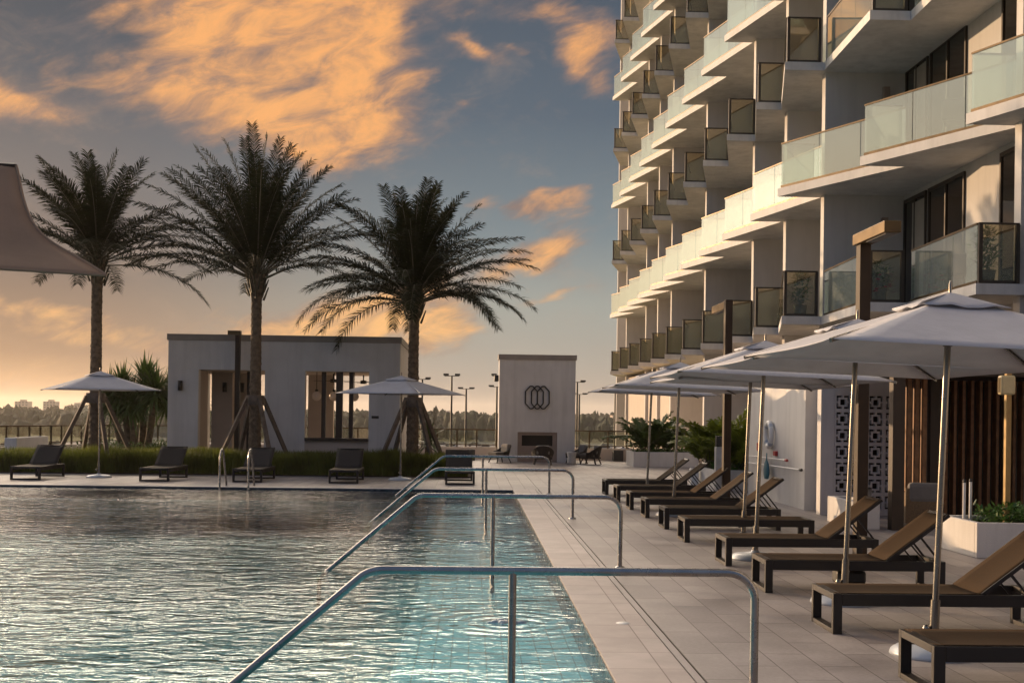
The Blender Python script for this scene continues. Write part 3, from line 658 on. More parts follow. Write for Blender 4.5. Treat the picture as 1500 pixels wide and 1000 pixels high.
def areca(x, y, z, n, L, label, seed, m=leaf_y, spread=1.0):
    t = thing('areca_palm', label, 'plant', (x, y, z)); rnd = random.Random(seed); lf, st = MB(), MB()
    for i in range(n):
        az = rnd.uniform(0, 6.28); frond(lf, st, (rnd.uniform(-.25, .25) * spread, rnd.uniform(-.25, .25), 0), az, R(rnd.uniform(45, 86)), L * rnd.uniform(.7, 1.1), R(rnd.uniform(30, 85)), 34, .34, .065, rnd, .22, .4, .012)
    lf.build('crown', m, t); st.build('stem', stem_m, t); return t
def planter(x0, x1, y0, y1, h, label, m=stucco):
    t = thing('planter_box', label, 'planter', (x0, y0, 0), 0, 'white planter boxes on the deck'); w = x1 - x0; d = y1 - y0; th = .08
    b = MB(); b.box(0, w, 0, th, 0, h); b.box(0, w, d - th, d, 0, h); b.box(0, th, th + .001, d - th - .001, 0, h); b.box(w - th, w, th + .001, d - th - .001, 0, h); o = bevel(b.build('shell', m, t), .008)
    MB().box(th, w - th, th, d - th, .05, h - .06).build('soil', soil, t); return t
def shrub_cover(x0, x1, y0, y1, z, n, label, seed, h=.22, m=leaf_s):
    b = MB(); rnd = random.Random(seed)
    for i in range(n):
        x, y = rnd.uniform(x0, x1), rnd.uniform(y0, y1); hh = h * (.5 + .5 * (.5 + mnoise.noise(Vector((x * 3, y * 3, seed))))) * 1.6
        az = rnd.uniform(0, 6.28); el = rnd.uniform(-.2, 1.3); leafblade(b, (x, y, z + rnd.uniform(0, hh)), (math.cos(az) * math.cos(el), math.sin(az) * math.cos(el), math.sin(el)), rnd.uniform(.07, .14), .05, .3, 2)
    return tag(b.build('low_shrub', m), label, 'shrub')
planter(6.6, 9.6, 15.8, 17.05, .46, 'wide white planter with low green shrubs in front of the slatted cabana')
shrub_cover(6.95, 9.5, 15.9, 16.95, .38, 2600, 'bright green low shrub filling the white planter before the cabana', 1, .2)
planter(6.24, 6.64, 19.72, 21.3, .44, 'narrow white planter with a lantern against the cabana corner')
lt = thing('tan_lantern', 'small tan lantern on the narrow white planter by the cabana corner', 'lantern', (6.5, 19.95, .44))
MB().bbox(-.06, .06, -.06, .06, .0, .2, .012).build('body', cush, lt); MB().lathe([(.075, .2), (.07, .225), (0, .23)], 14).build('lid', black, lt)
planter(5.7, 8.0, 43.0, 45.0, .52, 'far white planter holding a palm plant near the tower foot')
areca(6.6, 44.0, .45, 60, 1.55, 'dark leafy palm plant in the far white planter', 9, leaf_m, 2.2)
shrub_cover(5.85, 7.9, 43.1, 44.9, .4, 1600, 'low shrub under the palm in the far white planter', 2, .2)
planter(5.9, 7.2, 29.6, 32.2, .5, 'middle white planter with yellow green palms left of the annex')
areca(6.35, 31.3, .45, 60, 1.75, 'tall yellow green areca palm beside the lifebuoy wall', 12, leaf_y, 1.6)
areca(6.8, 30.3, .45, 40, 1.3, 'shorter yellow green areca palm against the annex corner', 13, leaf_y, .8)
shrub_cover(6.0, 7.1, 29.7, 32.1, .4, 1500, 'bright low shrub in the middle planter under the areca palms', 3, .2)
pl = thing('lantern_pedestal', 'slim white pedestal with a dark lantern on top beside the middle planter', 'pedestal', (5.95, 31.6 - 2.3, 0))
bevel(MB().box(-.10, .10, -.10, .10, 0, 1.07).build('column', concrete, pl)); MB().bbox(-.09, .09, -.09, .09, 1.08, 1.33, .015).build('lantern', black, pl)
tag(bevel(MB().box(5.62, 5.82, 31.2, 31.5, 0, .46).build('cube_stool', white), .02), 'white cube stool beside the slim lantern pedestal', 'stool')
planter(-13.72, -13.36, 36.6, 39.3, .9, 'tall grey white planter left of the grass bed by the fence')
# garden beds behind hedge left
S('garden_bed', MB().box(-12.9, -9.3, 38.9, 44.5, 0, .35), stucco)
shrub_cover(-12.8, -9.4, 39.0, 44.3, .3, 5200, 'low green shrubs below the yuccas left of the pavilion', 4, .3, leaf_m)
for (x, y, s_, lab) in ((6.75, 16.6, 0, 'left of the two thin white stake lights at the planter'), (6.94, 16.85, 0, 'right of the two thin white stake lights at the planter')):
    tg = thing('stake_light', lab, 'garden light', (x, y, .38), 0, 'white stake lights in the cabana planter'); MB().tube([(0, 0, 0), (0, 0, .56)], .02, 10).build('tube', white, tg); MB().lathe([(.021, .56), (.024, .565), (.022, .60), (0, .605)], 12).build('cap', black, tg)
fl = thing('flood_light', 'yellow lit box lamp on a thin post above the cabana planter', 'lamp', (7.25, 16.4, .38)); MB().box(-.035, .035, -.035, .035, 0, 2.15).build('post', mat('gilt_post', (.30, .20, .08), .4, .15, 5, metal=.4), fl)
MB().bbox(-.17, .04, -.16, -.04, 1.76, 2.02, .03).build('lamp_head', mat('lamp_cream', (.55, .45, .25), .4, .1, 5), fl)
gr_ = MB(); [gr_.box(-.174, -.168, -.15 + j * .02, -.145 + j * .02, 1.79, 1.99) for j in range(5)]; gr_.build('grille', bronze, fl)

# balcony plants
def balcony_plant(x, y, z, label, seed, flower=False, h=.9):
    t = thing('balcony_plant', label, 'plant', (x, y, z), 0, 'potted plants on the lowest balconies'); rnd = random.Random(seed)
    MB().lathe([(0, 0), (.13, 0), (.17, .3), (.15, .3), (.14, .27), (0, .27)], 16).build('pot', pot, t); lf, fw = MB(), MB()
    for i in range(420):
        az = rnd.uniform(0, 6.28); r = rnd.uniform(0, .32); zz = .3 + rnd.random() * h; k = math.sin(math.pi * min(.95, (zz - .2) / (h + .2))); el = rnd.uniform(-.3, 1.2)
        leafblade(lf, (r * k * math.cos(az), r * k * math.sin(az), zz), (math.cos(az) * math.cos(el), math.sin(az) * math.cos(el), math.sin(el)), .14, .045, .3, 2)
        if flower and i % 8 == 0: leafblade(fw, (r * 1.1 * math.cos(az), r * 1.1 * math.sin(az), zz * .75), (math.cos(az), math.sin(az), .4), .1, .09, .3, 2)
    lf.build('foliage', leaf_s, t)
    if fw.v: fw.build('flower', pink, t)
balcony_plant(9.55, 22.6, 4.28, 'leafy potted shrub behind dark glass on the nearest low balcony', 1, h=.8)
balcony_plant(8.75, 26.3, 4.28, 'potted shrub with pink flowers on the low balcony behind the lamp post', 2, True, .6)
balcony_plant(9.0, 27.0, 4.28, 'second green potted shrub beside the pink flowering one', 3, False, .5)
balcony_plant(8.1, 30.2, 4.28, 'narrow potted plant on the third low balcony', 4, False, .8)

def balcony_chair(x, y, z, rz, label):
    t = thing('balcony_chair', label, 'chair', (x, y, z), rz, 'dark chairs on the balconies'); MB().bbox(-.25, .25, -.24, .24, .40, .45, .015).build('seat', cush_d, t); MB().bbox(-.25, .25, .20, .25, .46, .88, .02, Matrix.Rotation(R(-8), 4, 'X')).build('backrest', cush_d, t)
    for sx in (-1, 1):
        for sy in (-1, 1): MB().beam((sx * .24, sy * .22, 0), (sx * .21, sy * .19, .399), .03).build('leg', black, t)
balcony_chair(9.7, 28.4, 7.49, R(200), 'dark chair behind the left panes of the long glass balcony above the near lamp post')
balcony_chair(9.9, 25.0, 7.49, R(150), 'dark chair behind the middle panes of the long glass balcony at the right edge')
balcony_chair(9.7, 24.6, 4.28, R(160), 'dark chair on the lowest balcony right of the pink flowers')
balcony_chair(8.9, 34.6, 4.28, R(170), 'dark chair on the low balcony left of the near lamp post')

# ------------------------------------------------------------------ umbrellas
def umbrella(tilt, label, group, loc, rz, size=1.28):
    t = thing('patio_umbrella', label, 'umbrella', loc, rz, group)
    T = Matrix.Rotation(tilt, 4, 'Y'); za, zr = 2.74, 2.28
    # canopy: four panels with slightly hollow hems and seams
    n = 10; mb = MB(); hs = size
    for q in range(4):
        a0, a1 = math.pi / 4 + q * math.pi / 2, math.pi / 4 + (q + 1) * math.pi / 2
        c0 = Vector((hs * math.sqrt(2) * math.cos(a0), hs * math.sqrt(2) * math.sin(a0), zr)); c1 = Vector((hs * math.sqrt(2) * math.cos(a1), hs * math.sqrt(2) * math.sin(a1), zr)); vs = []
        for i in range(n + 1):
            r = i / n
            for j in range(n + 1):
                s_ = j / n; e = c0.lerp(c1, s_); inward = .055 * 4 * s_ * (1 - s_) * r
                p_ = Vector((e.x * r * (1 - inward), e.y * r * (1 - inward), za + (zr - za) * r - .012 * 4 * s_ * (1 - s_) * math.sin(math.pi * r))); vs.append(T @ p_)
        m_ = n + 1; mb.add(vs, [(i * m_ + j, (i + 1) * m_ + j, (i + 1) * m_ + j + 1, i * m_ + j + 1) for i in range(n) for j in range(n)], None, True)
    cn = mb.build('canopy', canvas, t); sd = cn.modifiers.new('thick', 'SOLIDIFY'); sd.thickness = .004
    v = MB(); k = .26
    for q in range(4):
        a0, a1 = math.pi / 4 + q * math.pi / 2, math.pi / 4 + (q + 1) * math.pi / 2; rr = hs * math.sqrt(2) * k
        vs = []
        for i in range(5):
            r = i / 4
            for j in range(7):
                s_ = j / 6; e = Vector((rr * math.cos(a0), rr * math.sin(a0), 0)).lerp(Vector((rr * math.cos(a1), rr * math.sin(a1), 0)), s_)
                vs.append(T @ Vector((e.x * r, e.y * r, za + .035 - .125 * r + .012 * math.sin(s_ * 12.4 + q * 2) * r - .012 * 4 * s_ * (1 - s_) * r)))
        v.add(vs, [(i * 7 + j, (i + 1) * 7 + j, (i + 1) * 7 + j + 1, i * 7 + j + 1) for i in range(4) for j in range(6)], None, True)
    vo = v.build('vent', canvas, cn); vo.modifiers.new('thick', 'SOLIDIFY').thickness = .004
    MB().tube([T @ Vector((0, 0, .12)), T @ Vector((0, 0, za + .02))], .025, 14).build('pole', alu, t)
    MB().tube([T @ Vector((0, 0, za + .02)), T @ Vector((0, 0, za + .1)), T @ Vector((0, 0, za + .125))], [.010, .014, .006], 8).build('finial', alu, t)
    MB().tube([T @ Vector((0, 0, 2.36)), T @ Vector((0, 0, 2.44))], .036, 12).build('runner', alu, t)
    MB().tube([T @ Vector((0, 0, .06)), T @ Vector((0, 0, .42))], .036, 14).build('sleeve', alu, t)
    MB().lathe([(0, -.03), (.025, -.02), (.03, 0), (.025, .02), (0, .03)], 10, T @ Matrix.Translation((-.065, -.01, .20))).build('knob', alu, t)
    for q in range(4):
        a = math.pi / 4 + q * math.pi / 2; e = Vector((hs * math.sqrt(2) * math.cos(a), hs * math.sqrt(2) * math.sin(a), zr - .012)); c = Vector((0, 0, za - .03)); m_ = c.lerp(e, .55)
        r = MB(); r.beam(T @ c, T @ e, .018, .028); r.build('rib', alu, t); r = MB(); r.beam(T @ Vector((0, 0, 2.40)), T @ (m_ - Vector((0, 0, .02))), .014, .018); r.build('strut', alu, t)
    b = MB(); b.lathe([(0, .11), (.05, .11), (.055, .085), (.16, .078), (.27, .06), (.315, .03), (.325, 0), (0, 0)], 30); b.build('base', granite, t)
    return t
GR = 'white umbrellas between the right loungers'
umbs = [(3.555, 9.3, 'nearest white square umbrella on the right, its canopy cut by the frame edge'), (3.66, 11.9, 'second white umbrella from the camera on the right, partly under the nearest one'),
        (3.62, 15.5, 'third white umbrella on the right, in front of the lifebuoy wall'), (4.0, 17.9, 'fourth umbrella on the right, with its pole just left of the third one'),
        (3.66, 22.1, 'fifth white umbrella on the right by the farther lamp post'), (3.88, 27.0, 'farthest white umbrella on the right beside the end loungers')]
u0 = umbrella(R(2.0), umbs[0][2], GR, (umbs[0][0], umbs[0][1], 0), 0)
for x, y, lab in umbs[1:]: dup(u0, (x, y, 0), R(random.uniform(-1.5, 1.5)), lab, GR)
u1 = umbrella(0.0, 'open white umbrella at the far left before the left palm', 'white umbrellas on the far side of the pool', (-9.7, 32.4, 0), R(27), 1.28)
dup(u1, (-1.87, 32.7, 0), R(63), 'open white umbrella in front of the right palm trunk', 'white umbrellas on the far side of the pool')

# ------------------------------------------------------------------ sun loungers
def lounger(label, group, loc, rz, raised=True, sm=sling, W=.66):
    t = thing('sun_lounger', label, 'sun lounger', loc, rz, group); L = 1.86; h = .335; fr = MB(); a = .078
    for y in (0, W - .05): fr.box(a + .001, L - a - .001, y, y + .05, h - .10, h)
    fr.box(.30, .34, .051, W - .051, h - .07, h - .03); fr.box(1.28, 1.32, .051, W - .051, h - .07, h - .03)
    bevel(fr.build('frame', frame_m, t), .004)
    for x in (0, L - a):
        b = MB(); b.box(x, x + a, 0, .05, .0, h + .002); b.box(x, x + a, W - .05, W, .0, h + .002); b.box(x, x + a, .0505, W - .0505, 0, .04); b.box(x, x + a, .0505, W - .0505, h - .05, h + .002); bevel(b.build('leg', frame_m, t), .004)
    s_ = MB(); nn = 8; x0, x1 = .03, 1.27 if raised else L - .04; vs = []
    for i in range(13):
        x = x0 + (x1 - x0) * i / 12
        for j in range(nn + 1):
            y = .03 + (W - .06) * j / nn; sag = -.022 * math.sin(math.pi * j / nn) * (1 if .5 < i < 11.5 else .3); vs.append((x, y, h + .006 + sag))
    s_.add(vs, [(i * (nn + 1) + j, (i + 1) * (nn + 1) + j, (i + 1) * (nn + 1) + j + 1, i * (nn + 1) + j + 1) for i in range(12) for j in range(nn)], None, True)
    o = s_.build('seat_sling', sm, t); o.modifiers.new('thick', 'SOLIDIFY').thickness = .008
    if raised:
        ang = R(37); hx, hz = 1.26, h + .0; M_ = Matrix.Translation((hx, 0, hz)) @ Matrix.Rotation(-ang, 4, 'Y'); lb_ = .80
        b = MB(); vs = []
        for i in range(7):
            for j in range(nn + 1):
                y = .035 + (W - .07) * j / nn; vs.append(M_ @ Vector((lb_ * i / 6, y, .016 - .02 * math.sin(math.pi * j / nn))))
        b.add(vs, [(i * (nn + 1) + j, (i + 1) * (nn + 1) + j, (i + 1) * (nn + 1) + j + 1, i * (nn + 1) + j + 1) for i in range(6) for j in range(nn)], None, True)
        bo = b.build('backrest', sm, t); bo.modifiers.new('thick', 'SOLIDIFY').thickness = .010
        f = MB(); f.box(0, lb_, .02, .05, -.022, .012, M_); f.box(0, lb_, W - .05, W - .02, -.022, .012, M_); f.box(lb_ - .035, lb_ + .0, .0505, W - .0505, -.022, .01, M_); f.build('backrest_frame', frame_m, bo)
        f = MB(); e = M_ @ Vector((lb_ * .55, 0, -.02))
        for y in (.09, W - .11):
            f = MB(); f.beam((e.x, y, e.z), (e.x + .25, y, h - .06), .02, .02); f.build('prop', frame_m, bo)
            f = MB(); f.beam((e.x - .1, y, e.z - .08), (e.x + .10, y, h - .06), .016, .016); f.build('prop', frame_m, bo)
    return t
GL = 'brown sun loungers in a row on the right'
Ls = [(3.0, 7.83, 1, 'nearest brown sun lounger cut off at the bottom right corner'), (3.03, 10.14, 1, 'second brown lounger from the camera, its back raised at the right frame edge'),
      (3.03, 12.5, 1, 'third lounger from the camera, with a pole shadow across its raised back'), (3.08, 14.7, 1, 'fourth lounger from the camera, just behind the near lamp post'),
      (3.05, 17.4, 0, 'brown lounger lying fully flat, fifth from the camera'), (3.08, 19.4, 1, 'sixth lounger from the camera, the one beyond the flat lounger'),
      (3.07, 21.5, 1, 'seventh lounger from the camera at the far lamp post'), (3.03, 23.3, 1, 'eighth lounger from the camera on the right row'),
      (3.03, 25.4, 1, 'ninth lounger from the camera, second last of the row'), (3.03, 27.6, 1, 'farthest lounger of the right row, last before the open deck')]
l0 = lounger(Ls[0][3], GL, (Ls[0][0], Ls[0][1], 0), 0)
for x, y, r_, lab in Ls[1:]:
    rz = R(random.uniform(-.8, .8))
    if r_: dup(l0, (x, y, 0), rz, lab, GL)
    else: lounger(lab, GL, (x, y, 0), rz, False)
GF = 'dark grey sun loungers across the far side of the pool'
l1 = lounger('dark lounger at the far left before the left palm', GF, (-10.7, 30.9, 0), R(90), True, sling_g, .74)
for x, lab in ((-7.53, 'dark lounger right of the far left umbrella'), (-5.22, 'dark lounger behind the steel grab rails'), (-2.82, 'dark lounger left of the far umbrella in front of the pavilion'), (.1, 'dark lounger beside the farthest handrail')):
    dup(l1, (x, 30.9, 0), R(90 + random.uniform(-2, 2)), lab, GF)

# ------------------------------------------------------------------ lamp posts
def lamp(x, y, label, toward, h=4.05, left=False):
    t = thing('lamp_post', label, 'lamp post', (x, y, 0), 0, 'square brown deck lamp posts'); bevel(MB().box(-.072, .072, -.085, .085, 0, h).build('post', post_mat, t), .008)
    hd = MB(); y0, y1 = (-1.10, .14) if toward else (.09, 1.3)
    if left: hd.box(-.30, .09, -.10, .10, h + .003, h + .13)
    elif toward: hd.box(-.105, .105, y0, y1, h + .003, h + .145)
    else: hd.box(-.07, .07, y0, y1, h - .17, h - .02)
    bevel(hd.build('lamp_head', mat('lamp_head_bronze', (.10, .062, .022), .45, .15, 4, metal=.5), t), .008)
    if toward and not left: MB().box(-.07, .07, y0 + .05, -.3, h - .010, h + .0025).build('diffuser', cush, t)
    if not toward: MB().box(-.05, .05, .3, y1 - .1, h - .182, h - .1705).build('diffuser', cush, t)
    MB().bbox(-.14, .14, -.14, .14, 0, .02, .004).build('base_plate', post_mat, t)
lamp(5.06, 15.8, 'near square lamp post with a long head, between the right umbrellas', True)
lamp(4.93, 23.6, 'farther square lamp post on the right beyond the flat lounger', False)
lamp(-7.03, 38.0 - .9, 'square lamp post in front of the white pavilion', True, 4.05, True)
bx = thing('ground_box', 'small black box on the deck beside the second umbrella pole', 'box', (4.05, 13.0, 0)); MB().bbox(-.16, .16, -.1, .1, .04, .18, .03).build('body', black, bx)
for xx in (-.1, .1): MB().tube([(xx, -.1, .03), (xx, .1, .03)], .03, 10).build('wheel', black, bx)

# ------------------------------------------------------------------ white pavilion
pv = thing('pool_pavilion', 'flat roofed white pavilion with two wide openings beyond the grass bed', 'building', (-9.2, 37.6, 0))
def V_(mb, name, m): o = mb.build(name, m); o.parent = pv; o.location = (9.2, -37.6, 0); return o
PVX0, PVX1, PVY0, PVY1, PVH = -9.22, -2.2, 37.6, 42.5, 3.9
w = MB(); z1 = 3.02
w.box(PVX0, -8.30, PVY0, PVY0 + .3, 0, PVH); w.box(-8.299, -6.301, PVY0, PVY0 + .3, z1, PVH); w.box(-6.30, -5.08, PVY0, PVY0 + .3, 0, PVH); w.box(-5.079, -3.141, PVY0, PVY0 + .3, z1, PVH); w.box(-3.14, PVX1, PVY0, PVY0 + .3, 0, PVH)
w.box(PVX1 - .3, PVX1, PVY0 + .302, PVY1 - .3, 0, PVH); w.box(PVX0, PVX0 + .3, PVY0 + .302, PVY1 - .3, 0, PVH)
w.box(PVX0, -9.1, PVY1 - .298, PVY1, 0, PVH); w.box(-8.599, PVX0 + .5 + .1 - .001 if False else -8.6, PVY1 - .298, PVY1, 0, PVH) if False else None; w.box(-9.099, -2.6, PVY1 - .298, PVY1, z1 + .05, PVH); w.box(-8.4, -7.36, PVY1 - .298, PVY1, 0, z1 + .049); w.box(-2.599, PVX1, PVY1 - .298, PVY1, 0, PVH)
V_(w, 'wall', stucco)
for q in ((-8.6, -8.302, 37.903, 38.95), (-8.28, -7.62, 39.4, 39.7), (-7.75, -7.25, 40.2, 40.45), (-5.38, -4.55, 40.6, 40.8)): V_(MB().box(*q, 0, 3.0), 'inner_wall', beige)
V_(MB().box(PVX0 + .303, PVX1 - .303, PVY0 + .303, PVY1 - .303, 3.02, 3.2), 'ceiling', beige)
w = MB(); w.box(PVX0 - .04, PVX1 + .04, PVY0 - .04, PVY1 + .04, PVH + .002, PVH + .19); V_(w, 'roof', cap_mat)
w = MB(); w.box(-5.079, -3.141, PVY0 + .03, PVY0 + .27, 0, .90); V_(w, 'bar_front', beige); V_(MB().box(-5.14 + .07, -3.15, PVY0 - .08, PVY0 + .45, .903, .99), 'bar_counter', wood_dk)
for x, wd_ in ((-4.62, .13), (-4.18, .2), (-3.78, .13)): V_(MB().box(x, x + wd_, PVY0 + .35, PVY0 + .35 + wd_, 0, 3.01), 'post', wood_dk)
V_(MB().box(-7.02, -6.72, 38.6, 38.9, 0, 3.01), 'post', wood_dk)
for i, x in enumerate((-4.82, -4.28, -3.66)):
    gp = thing('pendant_lamp', ['left round globe pendant in the bar opening', 'middle round globe pendant in the bar opening', 'right round globe pendant in the bar opening'][i], 'pendant lamp', (x, 38.35, 2.27), 0, 'white globe pendants over the bar')
    MB().lathe([(.15 * math.sin(a * math.pi / 12), -.15 * math.cos(a * math.pi / 12)) for a in range(13)], 20).build('globe', globe_m, gp); MB().tube([(0, 0, .15), (0, 0, .745)], .012, 6).build('cord', black, gp); MB().lathe([(0.02, .14), (.05, .145), (.05, .2), (0, .21)], 12).build('cap', black, gp)
for i, (x, y, z) in enumerate(((-4.45, 39.6, 2.78), (-3.45, 39.2, 2.74))):
    cf = thing('ceiling_fan', ['left dark ceiling fan under the pavilion ceiling', 'right dark ceiling fan under the pavilion ceiling'][i], 'ceiling fan', (x, y, z), R(20 * i), 'ceiling fans in the pavilion'); MB().lathe([(0, -.06), (.1, -.05), (.1, .05), (.02, .06), (.02, .23)], 14).build('motor', black, cf)
    for k in range(4): MB().box(.08, .62, -.06, .06, -.012, 0, Matrix.Rotation(k * math.pi / 2, 4, 'Z')).build('blade', black, cf)
for i, (x, y) in enumerate(((-8.83, PVY0), (-7.85, 39.4), (-7.3, 39.4))):
    wl = thing('wall_sconce', ['dark cylinder sconce on the pavilion front left of its opening', 'left dark sconce inside the pavilion opening', 'right dark sconce inside the pavilion opening'][i], 'wall light', (x, y, 2.52), 0, 'dark sconces on the pavilion'); MB().lathe([(0, -.15), (.07, -.15), (.07, .15), (0, .15)], 16, Matrix.Translation((0, -.1, 0))).build('shade', black, wl); MB().box(-.03, .03, -.08, 0, -.04, .04).build('bracket', black, wl)
tag(bevel(MB().box(-3.05, -2.83, PVY0 - .03, PVY0 - .001, 1.60, 1.68).build('wall_plate', black)), 'small dark plate on the pavilion wall right of the bar', 'plate')

# ------------------------------------------------------------------ fireplace wall
fw = thing('fireplace_wall', 'freestanding white fireplace block with a linked hexagon emblem', 'fireplace', (2.45, 46, 0))
b = MB(); b.box(-1.43, -.72, 0, 1.3, 0, 3.83); b.box(.77, 1.43, 0, 1.3, 0, 3.83); b.box(-.719, .769, 0, 1.3, 1.12, 3.83); b.box(-.719, .769, .3, 1.3, 0, 1.119); b.build('wall', stucco, fw)
MB().box(-1.47, 1.47, -.04, 1.34, 3.832, 4.02).build('cap', cap_mat, fw)
b = MB(); b.box(-.718, -.56, .06, .299, .0, 1.118); b.box(.60, .768, .06, .299, .0, 1.118); b.box(-.559, .599, .06, .299, 1.0, 1.118); b.box(-.559, .599, .06, .299, 0, .60); b.build('surround', taupe, fw)
MB().box(-.559, .599, .26, .298, .601, .999).build('firebox', void, fw)
for i in range(3):
    cx = -.225 + i * .225; w_, h_, r_ = .44, .84, .022; pts = [(-.045, h_ / 2), (.045, h_ / 2), (w_ / 2, h_ * .27), (w_ / 2, -h_ * .27), (.045, -h_ / 2), (-.045, -h_ / 2), (-w_ / 2, -h_ * .27), (-w_ / 2, h_ * .27)]
    b = MB()
    for j in range(8): p_, q = pts[j], pts[(j + 1) % 8]; b.beam((cx + p_[0], -.035 - .002 * i, 2.42 + p_[1]), (cx + q[0], -.035 - .002 * i, 2.42 + q[1]), .05, .045)
    b.build('emblem_ring', black, fw)
tag(MB().bbox(1.05, 1.22, 46.1, 46.35, 3.0, 3.25, .03, Matrix.Translation((-.22, 0, 0))).build('wall_speaker', black), 'small dark speaker high on the left side of the fireplace block', 'speaker')
# lounge chairs by the fireplace
def armchair(x, y, rz, label):
    t = thing('lounge_chair', label, 'armchair', (x, y, 0), rz, 'dark wicker lounge chairs at the fireplace'); b = MB()
    prof = []
    for k in range(13):
        a = R(200 * k / 12 - 10); prof.append((.40 * math.cos(a), .36 * math.sin(a)))
    vs = []
    for (px_, py_) in prof:
        hh = .42 + .26 * max(0, py_ / .36) ** 1.2
        vs += [(px_ * .86, py_ * .86, .22), (px_ * 1.04, py_ * 1.08 + .03, hh), (px_ * .95, py_ * .98 + .02, hh), (px_ * .78, py_ * .78, .24)]
    b.add(vs, [(4 * i + j, 4 * i + 4 + j, 4 * i + 4 + (j + 1) % 4, 4 * i + (j + 1) % 4) for i in range(12) for j in range(4)]); b.box(-.33, .33, -.30, .28, .20, .26)
    b.build('shell', wicker, t); MB().bbox(-.30, .30, -.34, .24, .262, .40, .04).build('seat_cushion', cush_d, t); MB().bbox(-.24, .24, .10, .26, .40, .72, .05, Matrix.Rotation(R(-8), 4, 'X')).build('back_cushion', cush, t)
    for sx in (-1, 1):
        for sy in (-1, 1): MB().beam((sx * .30, sy * .30, 0), (sx * .24, sy * .22, .2), .035).build('leg', wicker, t)
    return t
armchair(1.05, 45.0, R(-60), 'lounge chair left of the fireplace facing right')
armchair(2.55, 43.8, R(180), 'lounge chair with its back to the pool before the fireplace')
armchair(4.35, 44.6, R(-115), 'lounge chair right of the fireplace facing left')
armchair(3.9, 45.3, R(-70), 'low lounge chair half hidden behind the right fireplace chair')
st = thing('drum_table', 'round pale drum side table among the fireplace chairs', 'side table', (3.62, 44.2, 0)); MB().lathe([(0, 0), (.15, 0), (.17, .1), (.14, .25), (.18, .42), (.18, .45), (0, .45)], 24).build('drum', concrete, st)
for i, x in enumerate((5.75, 6.45)):
    pt = thing('black_cube_pot', ['left black cube pot below the right fence', 'right black cube pot below the right fence'][i], 'pot', (x, 48.05, 0), 0, 'black cube pots by the fence'); MB().bbox(-.2, .2, -.2, .2, 0, .42, .02).build('pot', pot, pt); MB().box(-.16, .16, -.16, .16, .38, .425).build('soil', soil, pt)
tag(bevel(MB().box(-.15, .15, 46.9, 47.2, 0, .42).build('planter_cube', pot)), 'black cube planter left of the fireplace block', 'planter')

# ------------------------------------------------------------------ parapet and fence
def fence(a, b, n, label, glassy=True):
    t = thing('deck_fence', label, 'fence', (a[0], a[1], 0), 0); A_ = Vector((a[0], a[1], 0)); d = Vector((b[0] - a[0], b[1] - a[1], 0)); nrm = Vector((-d.y, d.x, 0)).normalized()
    panel(q := MB(), (0, 0), (d.x, d.y), 0, .46, .30); q.build('curb', beige, t)
    r = MB(); panel(r, (0, 0), (d.x, d.y), 1.13, 1.18, .07); panel(r, (0, 0), (d.x, d.y), .54, .575, .05); r.build('rail', bronze, t)
    for i in range(n + 1): p_ = d * (i / n); MB().box(p_.x - .028, p_.x + .028, p_.y - .028, p_.y + .028, .462, 1.128).build('post', bronze, t)
    g_ = MB(); panel(g_, (0, 0), (d.x, d.y), .58, 1.12, .01); g_.build('glass', pane_m, t)
fence((-17.2, 36.5), (-14.0, 49.2), 20, 'dark metal fence running away at the far left of the deck')
fence((-13.9, 48.8), (1.0, 48.8), 19, 'dark rail fence behind the pavilion up to the fireplace block')
fence((3.95, 48.8), (9.9, 48.8), 8, 'dark rail fence between the fireplace block and the tower')
S('deck_edge', MB().box(-29, 16, 49.02, 49.3, -8.5, -.02), beige)

# ------------------------------------------------------------------ shade sail, top left, with its mast outside the frame
sl = thing('shade_sail', 'brown canvas shade sail corner hanging in at the upper left', 'shade sail', (0, 0, 0))
Aa = Vector((-4.14, 14.0, 3.30)); Bb = Vector((-5.75, 15.6, 4.82)); Cc = Vector((-10.5, 16.2, 5.1)); Dd = Vector((-9.5, 12.6, 3.34))
mb = MB(); n = 26; vs = []
for i in range(n + 1):
    s_ = i / n
    for j in range(n + 1):
        t_ = j / n
        p_ = (Aa * (1 - s_) + Dd * s_) * (1 - t_) + (Bb * (1 - s_) + Cc * s_) * t_
        # hollow free edge A-B and a gentle belly
        pull = .27 * math.sin(math.pi * t_) ** 1.1 * (1 - s_) ** 2.2
        p_ = p_ + Vector((-1.0, .1, -.42)) * pull + Vector((0, 0, -.10 * math.sin(math.pi * s_) * math.sin(math.pi * t_))) + Vector((0, .05 * math.sin(7 * s_ + 3 * t_), .02 * math.sin(9 * t_ + 5 * s_)))
        vs.append(p_)
m_ = n + 1; mb.add(vs, [(i * m_ + j, (i + 1) * m_ + j, (i + 1) * m_ + j + 1, i * m_ + j + 1) for i in range(n) for j in range(n)], None, True)
so = mb.build('canvas', sail_mat, sl); so.modifiers.new('thick', 'SOLIDIFY').thickness = .006
edge = [vs[j] for j in range(n + 1)]; MB().tube(edge, .018, 8).build('hem', sail_mat, sl); MB().tube([vs[i * m_] for i in range(n + 1)], .016, 8).build('hem', sail_mat, sl)
MB().tube([(-10.6, 16.3, 0), (-10.6, 16.3, 5.4)], .09, 14).build('mast', post_mat, sl); MB().tube([(-9.6, 12.5, 0), (-9.6, 12.5, 3.5)], .09, 14).build('mast', post_mat, sl); MB().tube([(-10.55, 16.3, 5.15), tuple(Bb)], .03, 8).build('boom', post_mat, sl)

